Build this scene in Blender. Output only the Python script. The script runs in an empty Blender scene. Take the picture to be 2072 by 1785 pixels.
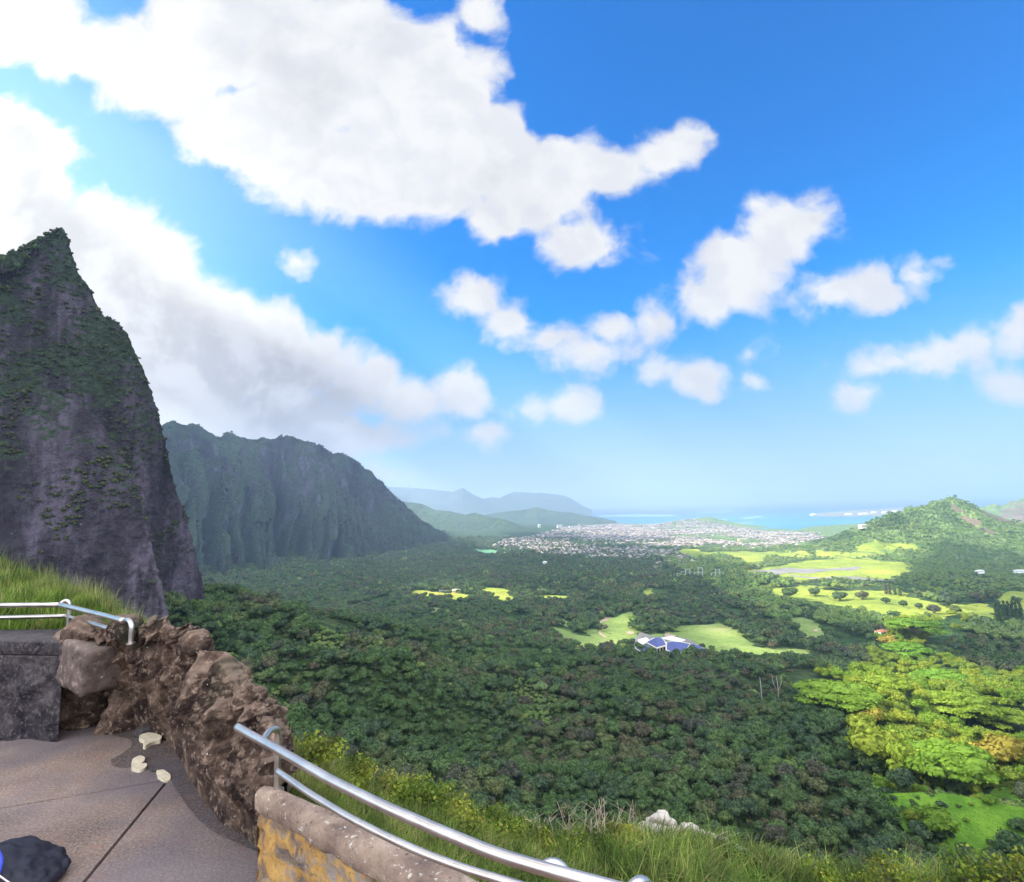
import bpy, bmesh, math, random
import numpy as np
from mathutils import Vector, Matrix
random.seed(7)
rng = np.random.default_rng(11)
scene = bpy.context.scene
COL = scene.collection
rad = math.radians

# ------------------------------------------------------------------ camera
CZ = 360.0                      # camera height above the sea (m)
FPX = 560.0; CX = 512.0; CY = 441.0
PITCH = rad(6.6); ROLL = rad(1.7)
fwd = np.array([0, math.cos(PITCH), math.sin(PITCH)])
u0 = np.array([0, -math.sin(PITCH), math.cos(PITCH)]); r0 = np.array([1.0, 0, 0])
rgt = r0*math.cos(ROLL) - u0*math.sin(ROLL)
upv = u0*math.cos(ROLL) + r0*math.sin(ROLL)
cam_d = bpy.data.cameras.new('camera'); cam = bpy.data.objects.new('camera', cam_d); COL.objects.link(cam)
cam_d.sensor_width = 36.0; cam_d.lens = 36.0*FPX/1024.0
cam_d.clip_start = 0.05; cam_d.clip_end = 150000
M = Matrix(((rgt[0], upv[0], -fwd[0], 0), (rgt[1], upv[1], -fwd[1], 0), (rgt[2], upv[2], -fwd[2], CZ), (0, 0, 0, 1)))
cam.matrix_world = M
scene.camera = cam

# ------------------------------------------------------------------ light
SUN_AZ = rad(-86.0); SUN_EL = rad(36.0)      # azimuth from the view direction, negative = left
sdir = np.array([math.sin(SUN_AZ)*math.cos(SUN_EL), math.cos(SUN_AZ)*math.cos(SUN_EL), math.sin(SUN_EL)])
sd = bpy.data.lights.new('sun', 'SUN'); sun = bpy.data.objects.new('sun', sd); COL.objects.link(sun)
sd.energy = 4.6; sd.angle = rad(0.35); sd.color = (1.0, 0.93, 0.80)
sun.rotation_euler = Vector(sdir).to_track_quat('Z', 'Y').to_euler()
sun.location = (0, 0, 800)
scene.view_settings.view_transform = 'Standard'; scene.view_settings.look = 'None'
scene.view_settings.gamma = 1.0; scene.view_settings.exposure = 1.55
cy = scene.cycles
cy.max_bounces = 5; cy.diffuse_bounces = 3; cy.glossy_bounces = 2; cy.transmission_bounces = 2
cy.volume_bounces = 1; cy.transparent_max_bounces = 4
cy.sample_clamp_indirect = 4.0
cy.use_denoising = True
try: cy.denoiser = 'OPENIMAGEDENOISE'
except Exception: pass

def pdir(px, py):
    """direction of a photo pixel (1024 x 882 frame)"""
    px = np.asarray(px, float); py = np.asarray(py, float)
    return fwd + ((px-CX)/FPX)[..., None]*rgt + ((CY-py)/FPX)[..., None]*upv
def Pd(px, py, d):
    """point seen at a pixel at horizontal distance d"""
    v = pdir(px, py); k = d/math.hypot(v[0], v[1]); return np.array([v[0]*k, v[1]*k, CZ+v[2]*k])
def Pz(px, py, z):
    v = pdir(px, py); k = (z-CZ)/v[2]; return np.array([v[0]*k, v[1]*k, z])
def proj(P):
    P = np.asarray(P, float) - np.array([0, 0, CZ])
    f = P@fwd; f = np.where(f > 1e-3, f, np.nan)
    return CX+FPX*(P@rgt)/f, CY-FPX*(P@upv)/f

# ------------------------------------------------------------------ world: Nishita sky plus node clouds
W = bpy.data.worlds.new('World'); scene.world = W; W.use_nodes = True
nt = W.node_tree; nt.nodes.clear()
def N(t, **k):
    n = nt.nodes.new(t)
    for a, b in k.items(): setattr(n, a, b)
    return n
def L(a, b): nt.links.new(a, b)
def setin(sock, v):
    if isinstance(v, bpy.types.NodeSocket): nt.links.new(v, sock)
    elif v is not None: sock.default_value = v
def mth(op, a, b=None, c=None, clamp=False):
    n = N('ShaderNodeMath', operation=op); n.use_clamp = clamp
    for s, v in zip(n.inputs, (a, b, c)): setin(s, v)
    return n.outputs[0]
def vmt(op, a, b=None, c=None):
    n = N('ShaderNodeVectorMath', operation=op)
    for s, v in zip(n.inputs, (a, b, c)): setin(s, v)
    return n.outputs['Value'] if op in ('LENGTH', 'DOT_PRODUCT') else n.outputs[0]
def mixc(f, a, b):
    n = N('ShaderNodeMix', data_type='RGBA'); setin(n.inputs[0], f); setin(n.inputs[6], a); setin(n.inputs[7], b); return n.outputs[2]
def maprange(v, a, b, c=0.0, d=1.0, smooth=True):
    n = N('ShaderNodeMapRange', interpolation_type='SMOOTHSTEP' if smooth else 'LINEAR')
    for s, x in zip(n.inputs, (v, a, b, c, d)): setin(s, x)
    return n.outputs[0]
def noisew(vec, scale, det=6, rough=0.55, dist=0.0, col=False):
    n = N('ShaderNodeTexNoise'); n.inputs['Scale'].default_value = scale; n.inputs['Detail'].default_value = det
    n.inputs['Roughness'].default_value = rough; n.inputs['Distortion'].default_value = dist
    L(vec, n.inputs['Vector']); return n.outputs['Color' if col else 0]
sky = N('ShaderNodeTexSky', sky_type='NISHITA'); sky.sun_disc = False
sky.sun_elevation = SUN_EL; sky.sun_rotation = SUN_AZ; sky.altitude = 300; sky.air_density = 1.0; sky.dust_density = 0.6; sky.ozone_density = 2.0
hs = N('ShaderNodeHueSaturation'); hs.inputs['Saturation'].default_value = 1.45; hs.inputs['Value'].default_value = 1.0
L(sky.outputs[0], hs.inputs['Color'])
tc = N('ShaderNodeTexCoord'); sep = N('ShaderNodeSeparateXYZ'); L(tc.outputs['Generated'], sep.inputs[0])
ay = mth('MAXIMUM', mth('ABSOLUTE', sep.outputs[1]), 0.06)
cmb = N('ShaderNodeCombineXYZ'); L(mth('DIVIDE', sep.outputs[0], ay), cmb.inputs[0]); L(mth('DIVIDE', sep.outputs[2], ay), cmb.inputs[1])
UV = cmb.outputs[0]
# cumulus masses: centre x, centre y, radius x, radius y (photo measured at 2072 px width)
BL = [(40,50,170,85),(200,105,130,85),(340,150,170,110),(480,60,200,150),(530,250,190,105),(660,335,200,95),(700,130,190,170),
 (850,200,170,180),(860,350,190,90),(760,405,100,45),(985,290,95,100),(940,140,95,60),(990,30,55,45),(1020,345,140,85),(1140,335,110,65),
 (1250,345,90,50),(1340,315,65,52),(1385,285,32,36),(1000,440,60,60),(1085,410,120,60),(1180,490,85,55),
 (-20,340,165,150),(70,420,100,110),(0,560,120,90),
 (180,500,140,115),(290,560,115,115),(400,640,125,105),(520,705,115,90),(630,745,115,75),(720,790,105,62),(805,815,60,45),
 (400,800,150,120),(560,840,160,70),(690,885,160,32),(800,893,90,14),(300,700,150,190),(770,962,70,22),
 (1580,465,105,60),(1500,545,85,85),(1432,612,50,50),(1650,445,42,36),(1530,415,38,20),
 (1680,598,65,38),(1765,588,75,30),(1850,560,42,22),
 (1820,728,75,20),(1930,702,90,26),(2045,668,70,30),(1770,742,55,16),(1870,715,95,30),(1990,685,110,32),(2080,650,60,26),(1755,797,46,20),(2055,782,45,18),
 (955,598,65,36),(1030,650,52,42),(1108,682,32,18),(1200,705,85,36),(1232,662,48,32),(1315,645,32,34),
 (1340,752,46,32),(1405,772,60,30),(1518,720,22,14),(1525,772,18,16),
 (930,785,52,34),(950,815,40,28),(1068,830,36,18),(1145,825,38,19),(980,880,36,13),(598,530,20,15)]
wn = noisew(UV, 8.0, 5, 0.6, 0, True)
wv = vmt('MULTIPLY', vmt('SUBTRACT', wn, (0.5, 0.5, 0.5)), (0.050, 0.042, 0.0))
p = vmt('ADD', UV, wv)
acc = None
for i, (bx, by, rx, ry) in enumerate(BL):
    d = pdir(bx*.4942, by*.4942); u, v = d[0]/d[1], d[2]/d[1]
    rx = rx*.4942/FPX*1.04+.005; ry = ry*.4942/FPX*1.04+.008
    q = vmt('MULTIPLY_ADD', p, (1/rx, 1/ry, 0), (-u/rx, -v/ry, 0))
    r = min(rx, ry)*0.9+0.1*max(rx, ry)
    s = mth('MULTIPLY_ADD', vmt('LENGTH', q), r, -r)
    acc = s if acc is None else mth('SMOOTH_MIN', acc, s, 0.016)
n1 = noisew(p, 8.0, 9, 0.57, 0.2)
fld = mth('MULTIPLY_ADD', mth('SUBTRACT', n1, 0.5), 0.155, acc)
cov = maprange(fld, 0.014, -0.026)
n2 = noisew(vmt('ADD', p, (0.035, -0.05, 0)), 9.0, 4, 0.55, 0.2)
n3 = noisew(p, 3.0, 5, 0.55)
relief = maprange(mth('SUBTRACT', n2, n1), -0.10, 0.14)             # lit and shaded billows
def uvof(x, y):
    d = pdir(x*.4942, y*.4942); return np.array([d[0]/d[1], d[2]/d[1]])
# the lower bank on the left is seen from its shaded side: bright rim, grey body, cream foot
la, lb = uvof(170, 380), uvof(860, 800); ld = (lb-la)/np.linalg.norm(lb-la); ln = np.array([ld[1], -ld[0]]); ln = ln if ln[1] < 0 else -ln
dist = mth('ADD', vmt('DOT_PRODUCT', p, (ln[0], ln[1], 0)), float(-(la@ln)))
dist = mth('MULTIPLY_ADD', mth('SUBTRACT', n3, .5), .22, dist)
bank = mth('MULTIPLY', maprange(dist, 0.015, 0.115), maprange(dist, 0.34, 0.20))
bank = mth('MULTIPLY', bank, maprange(mth('ADD', vmt('DOT_PRODUCT', p, (ld[0], ld[1], 0)), float(-(la@ld))), 1.0, .55))
g0 = uvof(-30, 340); gq = vmt('LENGTH', vmt('MULTIPLY_ADD', p, (1/.145, 1/.13, 0), (-g0[0]/.145, -g0[1]/.13, 0)))
bank = mth('MAXIMUM', bank, mth('MULTIPLY', maprange(gq, 1.05, .72), .8))
grey = mth('MAXIMUM', bank, mth('MULTIPLY', maprange(n3, .46, .72), mth('MULTIPLY', maprange(acc, -.005, -.06), .55)))
K0 = 0.70
ccol = mixc(grey, (0.47*K0, 0.47*K0, 0.465*K0, 1), (0.20*K0, 0.21*K0, 0.25*K0, 1))
ccol = mixc(mth('MULTIPLY', relief, mth('MULTIPLY_ADD', bank, .3, .42)), ccol, (0.34*K0, 0.35*K0, 0.39*K0, 1))
elev = sep.outputs[2]
hz = maprange(elev, 0.34, -0.02)
skyc = vmt('MULTIPLY', hs.outputs[0], mixc(hz, (0.085*0.34*K0, 0.085*1.34*K0, 0.085*1.66*K0, 1), (0.085*0.52*K0, 0.085*.80*K0, 0.085*.98*K0, 1)))
skyc = mixc(mth('MULTIPLY', hz, 0.72), skyc, (0.26*K0, 0.33*K0, 0.385*K0, 1))
ccol = mixc(mth('MULTIPLY', hz, 0.35), ccol, (0.36*K0, 0.40*K0, 0.45*K0, 1))
final = mixc(cov, skyc, ccol)
# glare round the clouds near the sun side
gd = pdir(-10, 235); gd = gd/np.linalg.norm(gd)
gl = mth('POWER', mth('MAXIMUM', vmt('DOT_PRODUCT', tc.outputs['Generated'], tuple(gd)), 0.0), 20.0)
final = vmt('MULTIPLY_ADD', (.17, .16, .125), gl, final)
# unseen bright overcast overhead and behind, added to lift the shaded ground
bh = mth('MULTIPLY_ADD', sep.outputs[1], -1.0, mth('MULTIPLY', elev, .85))
bh = mth('MULTIPLY_ADD', mth('SUBTRACT', noisew(tc.outputs['Generated'], 3.5, 4), .5), .5, bh)
final = mixc(mth('MULTIPLY', maprange(bh, 0.02, 0.40), maprange(elev, -.05, .05)), final, (1.05, 1.12, 1.22, 1))
bg = N('ShaderNodeBackground'); L(final, bg.inputs[0]); bg.inputs[1].default_value = 1.0
out = N('ShaderNodeOutputWorld'); L(bg.outputs[0], out.inputs[0])
try:
    W.cycles.sampling_method = 'MANUAL'; W.cycles.sample_map_resolution = 512
except Exception: pass

# ------------------------------------------------------------------ numpy noise
def _hash(ix, iy, iz, seed):
    h = (ix.astype(np.int64)*374761393 + iy.astype(np.int64)*668265263 + iz.astype(np.int64)*2147483647 + seed*974634777) & 0xffffffff
    h = ((h ^ (h >> 13))*1274126177) & 0xffffffff
    h = (h ^ (h >> 16)) & 0xffffffff
    return h/4294967295.0
def vnoise(x, y, z=None, seed=0):
    x = np.asarray(x, float); y = np.asarray(y, float); z = np.zeros_like(x) if z is None else np.asarray(z, float)
    x, y, z = np.broadcast_arrays(x, y, z)
    ix, iy, iz = np.floor(x), np.floor(y), np.floor(z)
    fx, fy, fz = x-ix, y-iy, z-iz
    fx = fx*fx*fx*(fx*(fx*6-15)+10); fy = fy*fy*fy*(fy*(fy*6-15)+10); fz = fz*fz*(3-2*fz)
    r = 0
    for dx in (0, 1):
        for dy in (0, 1):
            for dz in (0, 1):
                w = (fx if dx else 1-fx)*(fy if dy else 1-fy)*(fz if dz else 1-fz)
                r = r + w*_hash(ix+dx, iy+dy, iz+dz, seed)
    return r
def fbm(x, y, z=None, o=4, seed=0, g=0.5):
    a, t, s = 1.0, 0.0, 0.0
    zz = z
    for k in range(o):
        f = 2.03**k
        t = t + a*vnoise(np.asarray(x)*f, np.asarray(y)*f, None if zz is None else np.asarray(zz)*f, seed+k*17); s += a; a *= g
    return t/s                      # 0..1
def ridged(x, y, z=None, o=3, seed=0):
    return 1-np.abs(2*fbm(x, y, z, o, seed)-1)*2.2
def sst(x, a, b):
    t = np.clip((x-a)/(b-a), 0, 1); return t*t*(3-2*t)

# ------------------------------------------------------------------ mesh / object helpers
def mesh_np(name, V, F, mats=(), smooth=True, midx=None):
    """V (n,3); F (m,k) int array or list of such arrays"""
    me = bpy.data.meshes.new(name)
    V = np.ascontiguousarray(V, np.float32)
    Fs = F if isinstance(F, list) else [F]
    Fs = [np.asarray(f, np.int32) for f in Fs if len(f)]
    me.vertices.add(len(V)); me.vertices.foreach_set('co', V.ravel())
    nl = sum(f.size for f in Fs); npoly = sum(len(f) for f in Fs)
    me.loops.add(nl); me.loops.foreach_set('vertex_index', np.concatenate([f.ravel() for f in Fs]))
    me.polygons.add(npoly)
    tot = np.concatenate([np.full(len(f), f.shape[1], np.int32) for f in Fs]); st = np.zeros(npoly, np.int32); st[1:] = np.cumsum(tot)[:-1]
    me.polygons.foreach_set('loop_start', st)
    me.polygons.foreach_set('use_smooth', np.full(npoly, smooth))
    for m in mats: me.materials.append(m)
    if midx is not None: me.polygons.foreach_set('material_index', np.asarray(midx, np.int32))
    me.update(); me.validate()
    return me
def link(name, me, parent=None, loc=None, **props):
    o = bpy.data.objects.new(name, me); COL.objects.link(o)
    if parent is not None: o.parent = parent
    if loc is not None: o.location = loc
    for k, v in props.items(): o[k] = v
    return o
def thing(name, label, cat, loc=(0, 0, 0), rz=0, group=None):
    o = bpy.data.objects.new(name, None); COL.objects.link(o); o.location = loc; o.rotation_euler = (0, 0, rz)
    o['label'] = label; o['category'] = cat
    if group: o['group'] = group
    return o
def tag(o, label, cat, group=None):
    o['label'] = label; o['category'] = cat
    if group: o['group'] = group
    return o
def gridfaces(n, m, wrap=False):
    """faces of an n x m vertex grid (row-major)"""
    mm = m if wrap else m-1
    i = np.arange(n-1)[:, None]; j = np.arange(mm)[None, :]
    a = i*m+j; b = i*m+(j+1) % m; c = (i+1)*m+(j+1) % m; d = (i+1)*m+j
    return np.stack([a, b, c, d], -1).reshape(-1, 4)
def grid_obj(name, P, mat, smooth=True, parent=None, **props):
    n, m = P.shape[:2]
    return link(name, mesh_np(name, P.reshape(-1, 3), gridfaces(n, m), [mat], smooth), parent, **props)
def tube_mesh(pts, r, seg=10, caps=True):
    pts = [Vector(p) for p in pts]; rr = r if hasattr(r, '__len__') else [r]*len(pts)
    V = []; up = Vector((0, 0, 1)); prev = None
    for i, p in enumerate(pts):
        t = (pts[min(i+1, len(pts)-1)]-pts[max(i-1, 0)]).normalized()
        a = (t.cross(up) if prev is None else prev-t*prev.dot(t))
        if a.length < 1e-4: a = t.cross(Vector((1, 0, 0)))
        a.normalize(); prev = a; b = t.cross(a)
        for k in range(seg):
            th = 2*math.pi*k/seg; V.append(p+(a*math.cos(th)+b*math.sin(th))*rr[i])
    F = gridfaces(len(pts), seg, True)
    V = np.array([list(v) for v in V])
    if caps:
        n = len(V); V = np.vstack([V, [list(pts[0])], [list(pts[-1])]])
        k = np.arange(seg); c0 = np.stack([(k+1) % seg, k, np.full(seg, n)], -1)
        o = (len(pts)-1)*seg; c1 = np.stack([o+k, o+(k+1) % seg, np.full(seg, n+1)], -1)
        return V, [F, np.vstack([c0, c1])]
    return V, [F]
def join(parts):
    """join (V, [F...]) into one"""
    Vs = []; Q = []; T = []; off = 0
    for V, Fs in parts:
        Vs.append(V)
        for f in Fs:
            (Q if f.shape[1] == 4 else T).append(f+off)
        off += len(V)
    F = []
    if Q: F.append(np.vstack(Q))
    if T: F.append(np.vstack(T))
    return np.vstack(Vs), F
def box(x0, x1, y0, y1, z0, z1):
    V = np.array([(x, y, z) for z in (z0, z1) for y in (y0, y1) for x in (x0, x1)], float)
    F = np.array([(0, 2, 3, 1), (4, 5, 7, 6), (0, 1, 5, 4), (2, 6, 7, 3), (0, 4, 6, 2), (1, 3, 7, 5)])
    return V, [F]
def inpoly(px, py, poly):
    px = np.asarray(px); py = np.asarray(py); r = np.zeros(px.shape, bool); n = len(poly)
    for i in range(n):
        x1, y1 = poly[i]; x2, y2 = poly[(i+1) % n]
        if y1 == y2: continue
        c = ((y1 > py) != (y2 > py)) & (px < (x2-x1)*(py-y1)/(y2-y1)+x1); r ^= c
    return r
def densify(pts, n):
    pts = np.asarray(pts, float); d = np.r_[0, np.cumsum(np.linalg.norm(np.diff(pts, axis=0), axis=1))]
    t = np.linspace(0, d[-1], n); return np.stack([np.interp(t, d, pts[:, k]) for k in range(pts.shape[1])], -1)

# ------------------------------------------------------------------ materials
def newmat(name):
    m = bpy.data.materials.new(name); m.use_nodes = True; t = m.node_tree; t.nodes.clear(); return m, t
class NT:
    """tiny node builder for a material"""
    def __init__(s, name):
        s.m, s.t = newmat(name); s.o = s.n('ShaderNodeOutputMaterial'); s.co = s.n('ShaderNodeTexCoord').outputs['Object']; s.geo = s.n('ShaderNodeNewGeometry')
    def n(s, t, **k):
        x = s.t.nodes.new(t)
        for a, b in k.items(): setattr(x, a, b)
        return x
    def set(s, sock, v):
        if isinstance(v, bpy.types.NodeSocket): s.t.links.new(v, sock)
        elif v is not None: sock.default_value = v
    def math(s, op, a, b=None, c=None, clamp=False):
        x = s.n('ShaderNodeMath', operation=op); x.use_clamp = clamp
        for k, v in zip(x.inputs, (a, b, c)): s.set(k, v)
        return x.outputs[0]
    def scale(s, v, f):
        x = s.n('ShaderNodeMapping'); s.set(x.inputs[0], v); x.inputs['Scale'].default_value = f; return x.outputs[0]
    def noise(s, sc, det=5, rough=0.55, dist=0.0, vec=None, col=False):
        x = s.n('ShaderNodeTexNoise'); x.inputs['Scale'].default_value = sc; x.inputs['Detail'].default_value = det
        x.inputs['Roughness'].default_value = rough; x.inputs['Distortion'].default_value = dist
        s.set(x.inputs['Vector'], vec or s.co); return x.outputs[1 if col else 0]
    def vor(s, sc, vec=None, feat='F1', rnd=1.0):
        x = s.n('ShaderNodeTexVoronoi', feature=feat); x.inputs['Scale'].default_value = sc; x.inputs['Randomness'].default_value = rnd
        s.set(x.inputs['Vector'], vec or s.co); return x
    def ramp(s, v, stops, interp='LINEAR'):
        x = s.n('ShaderNodeValToRGB'); s.set(x.inputs[0], v); e = x.color_ramp.elements; x.color_ramp.interpolation = interp
        while len(e) < len(stops): e.new(0.5)
        for k, (p, c) in zip(e, stops): k.position = p; k.color = (*c, 1) if len(c) == 3 else c
        return x.outputs[0]
    def mix(s, f, a, b, mode='MIX'):
        x = s.n('ShaderNodeMix', data_type='RGBA', blend_type=mode); s.set(x.inputs[0], f)
        for k, v in ((6, a), (7, b)):
            if isinstance(v, tuple) and len(v) == 3: v = (*v, 1)
            s.set(x.inputs[k], v)
        return x.outputs[2]
    def mr(s, v, a, b, c=0.0, d=1.0):
        x = s.n('ShaderNodeMapRange', interpolation_type='SMOOTHSTEP')
        for k, q in zip(x.inputs, (v, a, b, c, d)): s.set(k, q)
        return x.outputs[0]
    def bump(s, h, st=0.5, dist=1.0):
        x = s.n('ShaderNodeBump'); x.inputs['Strength'].default_value = st; x.inputs['Distance'].default_value = dist; s.set(x.inputs['Height'], h); return x.outputs[0]
    def out(s, col, rough=0.9, normal=None, metal=0.0, spec=0.2, trans=0.0, disp=None):
        b = s.n('ShaderNodeBsdfPrincipled'); s.set(b.inputs['Base Color'], (*col, 1) if isinstance(col, tuple) and len(col) == 3 else col)
        s.set(b.inputs['Roughness'], rough); s.set(b.inputs['Metallic'], metal); b.inputs['Specular IOR Level'].default_value = spec
        if normal is not None: s.set(b.inputs['Normal'], normal)
        sh = b.outputs[0]
        if trans:
            t = s.n('ShaderNodeBsdfTranslucent'); s.set(t.inputs[0], (*col, 1) if isinstance(col, tuple) and len(col) == 3 else col)
            mx = s.n('ShaderNodeMixShader'); mx.inputs[0].default_value = trans; s.t.links.new(sh, mx.inputs[1]); s.t.links.new(t.outputs[0], mx.inputs[2]); sh = mx.outputs[0]
        s.t.links.new(sh, s.o.inputs[0]); return s.m
def simple(name, col, rough=0.7, metal=0.0, spec=0.3, var=0.12, sc=3.0):
    k = NT(name); n = k.noise(sc, 4)
    a = tuple(c*(1-var) for c in col); b = tuple(min(1, c*(1+var)) for c in col)
    return k.out(k.ramp(n, [(0.3, a), (0.7, b)]), rough, metal=metal, spec=spec)

def leafmat(name, stops, sc=0.25, spread=1.0, trans=0.2):
    """foliage: kind colour by instance, mottled clumps in the crown"""
    k = NT(name); oi = k.n('ShaderNodeObjectInfo')
    loc = k.n('ShaderNodeVectorMath', operation='ADD'); k.set(loc.inputs[0], oi.outputs['Location']); ln_ = k.noise(.011, 3, .6, vec=loc.outputs[0])
    base = k.ramp(k.math('ADD', k.math('MULTIPLY', oi.outputs['Random'], .55), k.mr(ln_, .30, .70, -.12, .58)), stops)
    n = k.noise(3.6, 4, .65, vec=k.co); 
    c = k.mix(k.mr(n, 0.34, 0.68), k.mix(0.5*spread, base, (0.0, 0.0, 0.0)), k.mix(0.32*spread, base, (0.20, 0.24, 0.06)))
    return k.out(c, 0.75, spec=0.25, trans=trans)
G1 = [(0.0, (.035, .085, .036)), (0.16, (.055, .125, .038)), (0.34, (.085, .165, .050)), (0.5, (.045, .095, .060)),
      (0.64, (.12, .20, .06)), (0.78, (.125, .095, .065)), (0.86, (.065, .070, .075)), (0.94, (.17, .19, .075)), (1.0, (.09, .18, .06))]
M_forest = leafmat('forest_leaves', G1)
M_lit = leafmat('sunlit_painted_leaves', [(0, (.24, .36, .018)), (.3, (.18, .34, .02)), (.5, (.32, .38, .02)), (.75, (.25, .34, .03)), (1, (.13, .25, .025))], 0.2, 0.9, 0.3)  # lit copy of the foliage: sun-patch brightness put into the leaf colour
M_pale_sun = leafmat('pale_sun_painted_leaves', [(0, (.19, .34, .08)), (.25, (.26, .40, .09)), (.5, (.13, .24, .08)), (.7, (.32, .40, .10)), (1, (.20, .30, .12))], 0.2, 0.8, 0.25)  # sunlight on the right-hand woods painted into lighter leaf colour; also pale undergrowth
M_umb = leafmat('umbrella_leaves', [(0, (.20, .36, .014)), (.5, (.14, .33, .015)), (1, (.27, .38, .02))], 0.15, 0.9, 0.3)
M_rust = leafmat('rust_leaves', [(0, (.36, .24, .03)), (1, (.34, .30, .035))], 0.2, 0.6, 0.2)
M_trunk = simple('bark', (.32, .29, .24), 0.9, sc=1.5)
M_trunkd = simple('dark_bark', (.12, .10, .08), 0.9, sc=1.5)

# ------------------------------------------------------------------ terrain
COAST = np.array([(-40, 26000), (-12, 21000), (0, 17000), (6, 14500), (8, 11000), (12, 9900), (18, 9100), (22.5, 7600), (26, 6800), (31, 6400), (38, 6500), (50, 7500)], float)
def coast(az): return np.interp(np.degrees(az), COAST[:, 0], COAST[:, 1])
PR = np.array([(0, 352), (15, 345), (40, 315), (100, 250), (160, 214), (200, 202), (300, 189), (450, 176), (600, 164), (900, 138), (1500, 116), (2800, 88), (4500, 40), (6650, 1.5), (6720, -3), (7600, -14), (12000, -40), (90000, -60)], float)
def seg_field(x, y, pts, width, power=1.6, mode='max'):
    """height added around a crest polyline pts (x, y, h)"""
    best = np.zeros_like(x)
    for (x1, y1, h1), (x2, y2, h2) in zip(pts[:-1], pts[1:]):
        dx, dy = x2-x1, y2-y1; l2 = dx*dx+dy*dy
        t = np.clip(((x-x1)*dx+(y-y1)*dy)/l2, 0, 1); d = np.hypot(x-(x1+t*dx), y-(y1+t*dy))
        h = h1+(h2-h1)*t; best = np.maximum(best, h*np.exp(-(d/width)**power))
    return best
def crest(pl):
    """list of (px, py, dist) -> world points"""
    return [Pd(*q) for q in pl]
hill_c = crest([(862, 527, 3350), (885, 517, 3500), (912, 509, 3650), (930, 504, 3750), (948, 497.5, 3900), (966, 505, 4000), (990, 515, 4150), (1020, 527, 4350), (1060, 540, 4500)])
hill_sp = crest([(930, 504, 3750), (925, 530, 3350), (905, 548, 3000)])
far_r = crest([(985, 506, 7500), (1005, 503, 7700), (1024, 499, 7800), (1060, 494, 8000)])
town_h = crest([(680, 522, 8000), (708, 517.5, 8000), (735, 523, 8000)])
tal = [(-620, 330, 140), (-420, 380, 135), (-330, 420, 120), (-290, 520, 95), (-330, 650, 90)]
def H(x, y):
    x = np.asarray(x, float); y = np.asarray(y, float)
    r = np.hypot(x, y); az = np.arctan2(x, np.maximum(y, 1e-3)); az = np.where(y < 0, np.sign(x)*1.5, az)
    c = coast(az); w = sst(r, 1500, 6500); rr = r*(1-w)+w*r*6700/c
    z = np.interp(rr, PR[:, 0], PR[:, 1])
    land = sst(rr, 7000, 6000)
    z = z+(fbm(x/420, y/420, o=3, seed=3)-0.5)*34*sst(r, 250, 1400)*land
    z = z+(fbm(x/110, y/110, o=3, seed=5)-0.5)*13*sst(r, 120, 500)*land*(1-sst(r, 1500, 3500)*.5)
    z = z+(ridged(x/230+3, y/230, o=3, seed=15)-.45)*30*sst(r, 230, 420)*(1-sst(r, 560, 900)*.85)
    z = z+seg_field(x, y, tal, 235, 1.2)*1.12*sst(r, 120, 330)
    # low western slopes under the far range
    z = z+np.exp(-(np.maximum(x+1750+0.12*y, 0)/820)**2)*125*sst(y, 700, 1800)*sst(-y, -6500, -4200)*(.8+.4*ridged(x/420, y/300, o=3, seed=19))
    b = np.interp(r, PR[:, 0], PR[:, 1])
    rough = 1+0.25*(ridged(x/260, y/260, o=3, seed=8)-.6)
    hl = seg_field(x, y, [(p[0], p[1], p[2]-35) for p in hill_c], 400, 1.0)*rough
    hs_ = seg_field(x, y, [(p[0], p[1], (p[2]-60)*.8) for p in hill_sp], 230, 1.1)*rough
    z = np.maximum(z, np.maximum(hl, hs_)*1.02-9+25*sst(rr, 6300, 5300)) + np.minimum(np.minimum(hl, z), 60)*.12
    z = z+seg_field(x, y, [(p[0], p[1], p[2]) for p in far_r], 700, 1.3)*rough
    z = z+seg_field(x, y, [(p[0], p[1], p[2]) for p in town_h], 260, 1.6)
    return z
FLAT = []
_H0 = H
def H(x, y):
    z = _H0(x, y)
    for fx, fy, fz, fr_ in FLAT:
        w = sst(np.hypot(np.asarray(x, float)-fx, (np.asarray(y, float)-fy)), fr_*1.5, fr_); z = z*(1-w)+fz*w
    return z
def hit(px, py, rmin=60.0, rmax=30000.0):
    """terrain point seen at a pixel"""
    v = pdir(px, py); h = math.hypot(v[0], v[1]); v = v/h
    rs = np.geomspace(rmin, rmax, 900); x = v[0]*rs; y = v[1]*rs; zr = CZ+v[2]*rs
    g = H(x, y) >= zr
    if not g.any(): k = 899; return np.array([x[k], y[k], max(zr[k], 0)])
    k = int(np.argmax(g)); a = rs[max(k-1, 0)]; b = rs[k]
    for _ in range(18):
        m = .5*(a+b)
        if H(v[0]*m, v[1]*m) >= CZ+v[2]*m: b = m
        else: a = m
    return np.array([v[0]*b, v[1]*b, float(H(v[0]*b, v[1]*b))])
_c = hit(670, 650); FLAT.append((_c[0], _c[1], float(_c[2]), 75.0))
naz, nr = 1300, 760
azs = np.radians(np.linspace(-62, 56, naz)); rs = np.r_[np.linspace(14, 60, 12), np.geomspace(64, 30000, nr-12)]
A, R = np.meshgrid(azs, rs); TX = R*np.sin(A); TY = R*np.cos(A); TZ = H(TX, TY)

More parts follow.
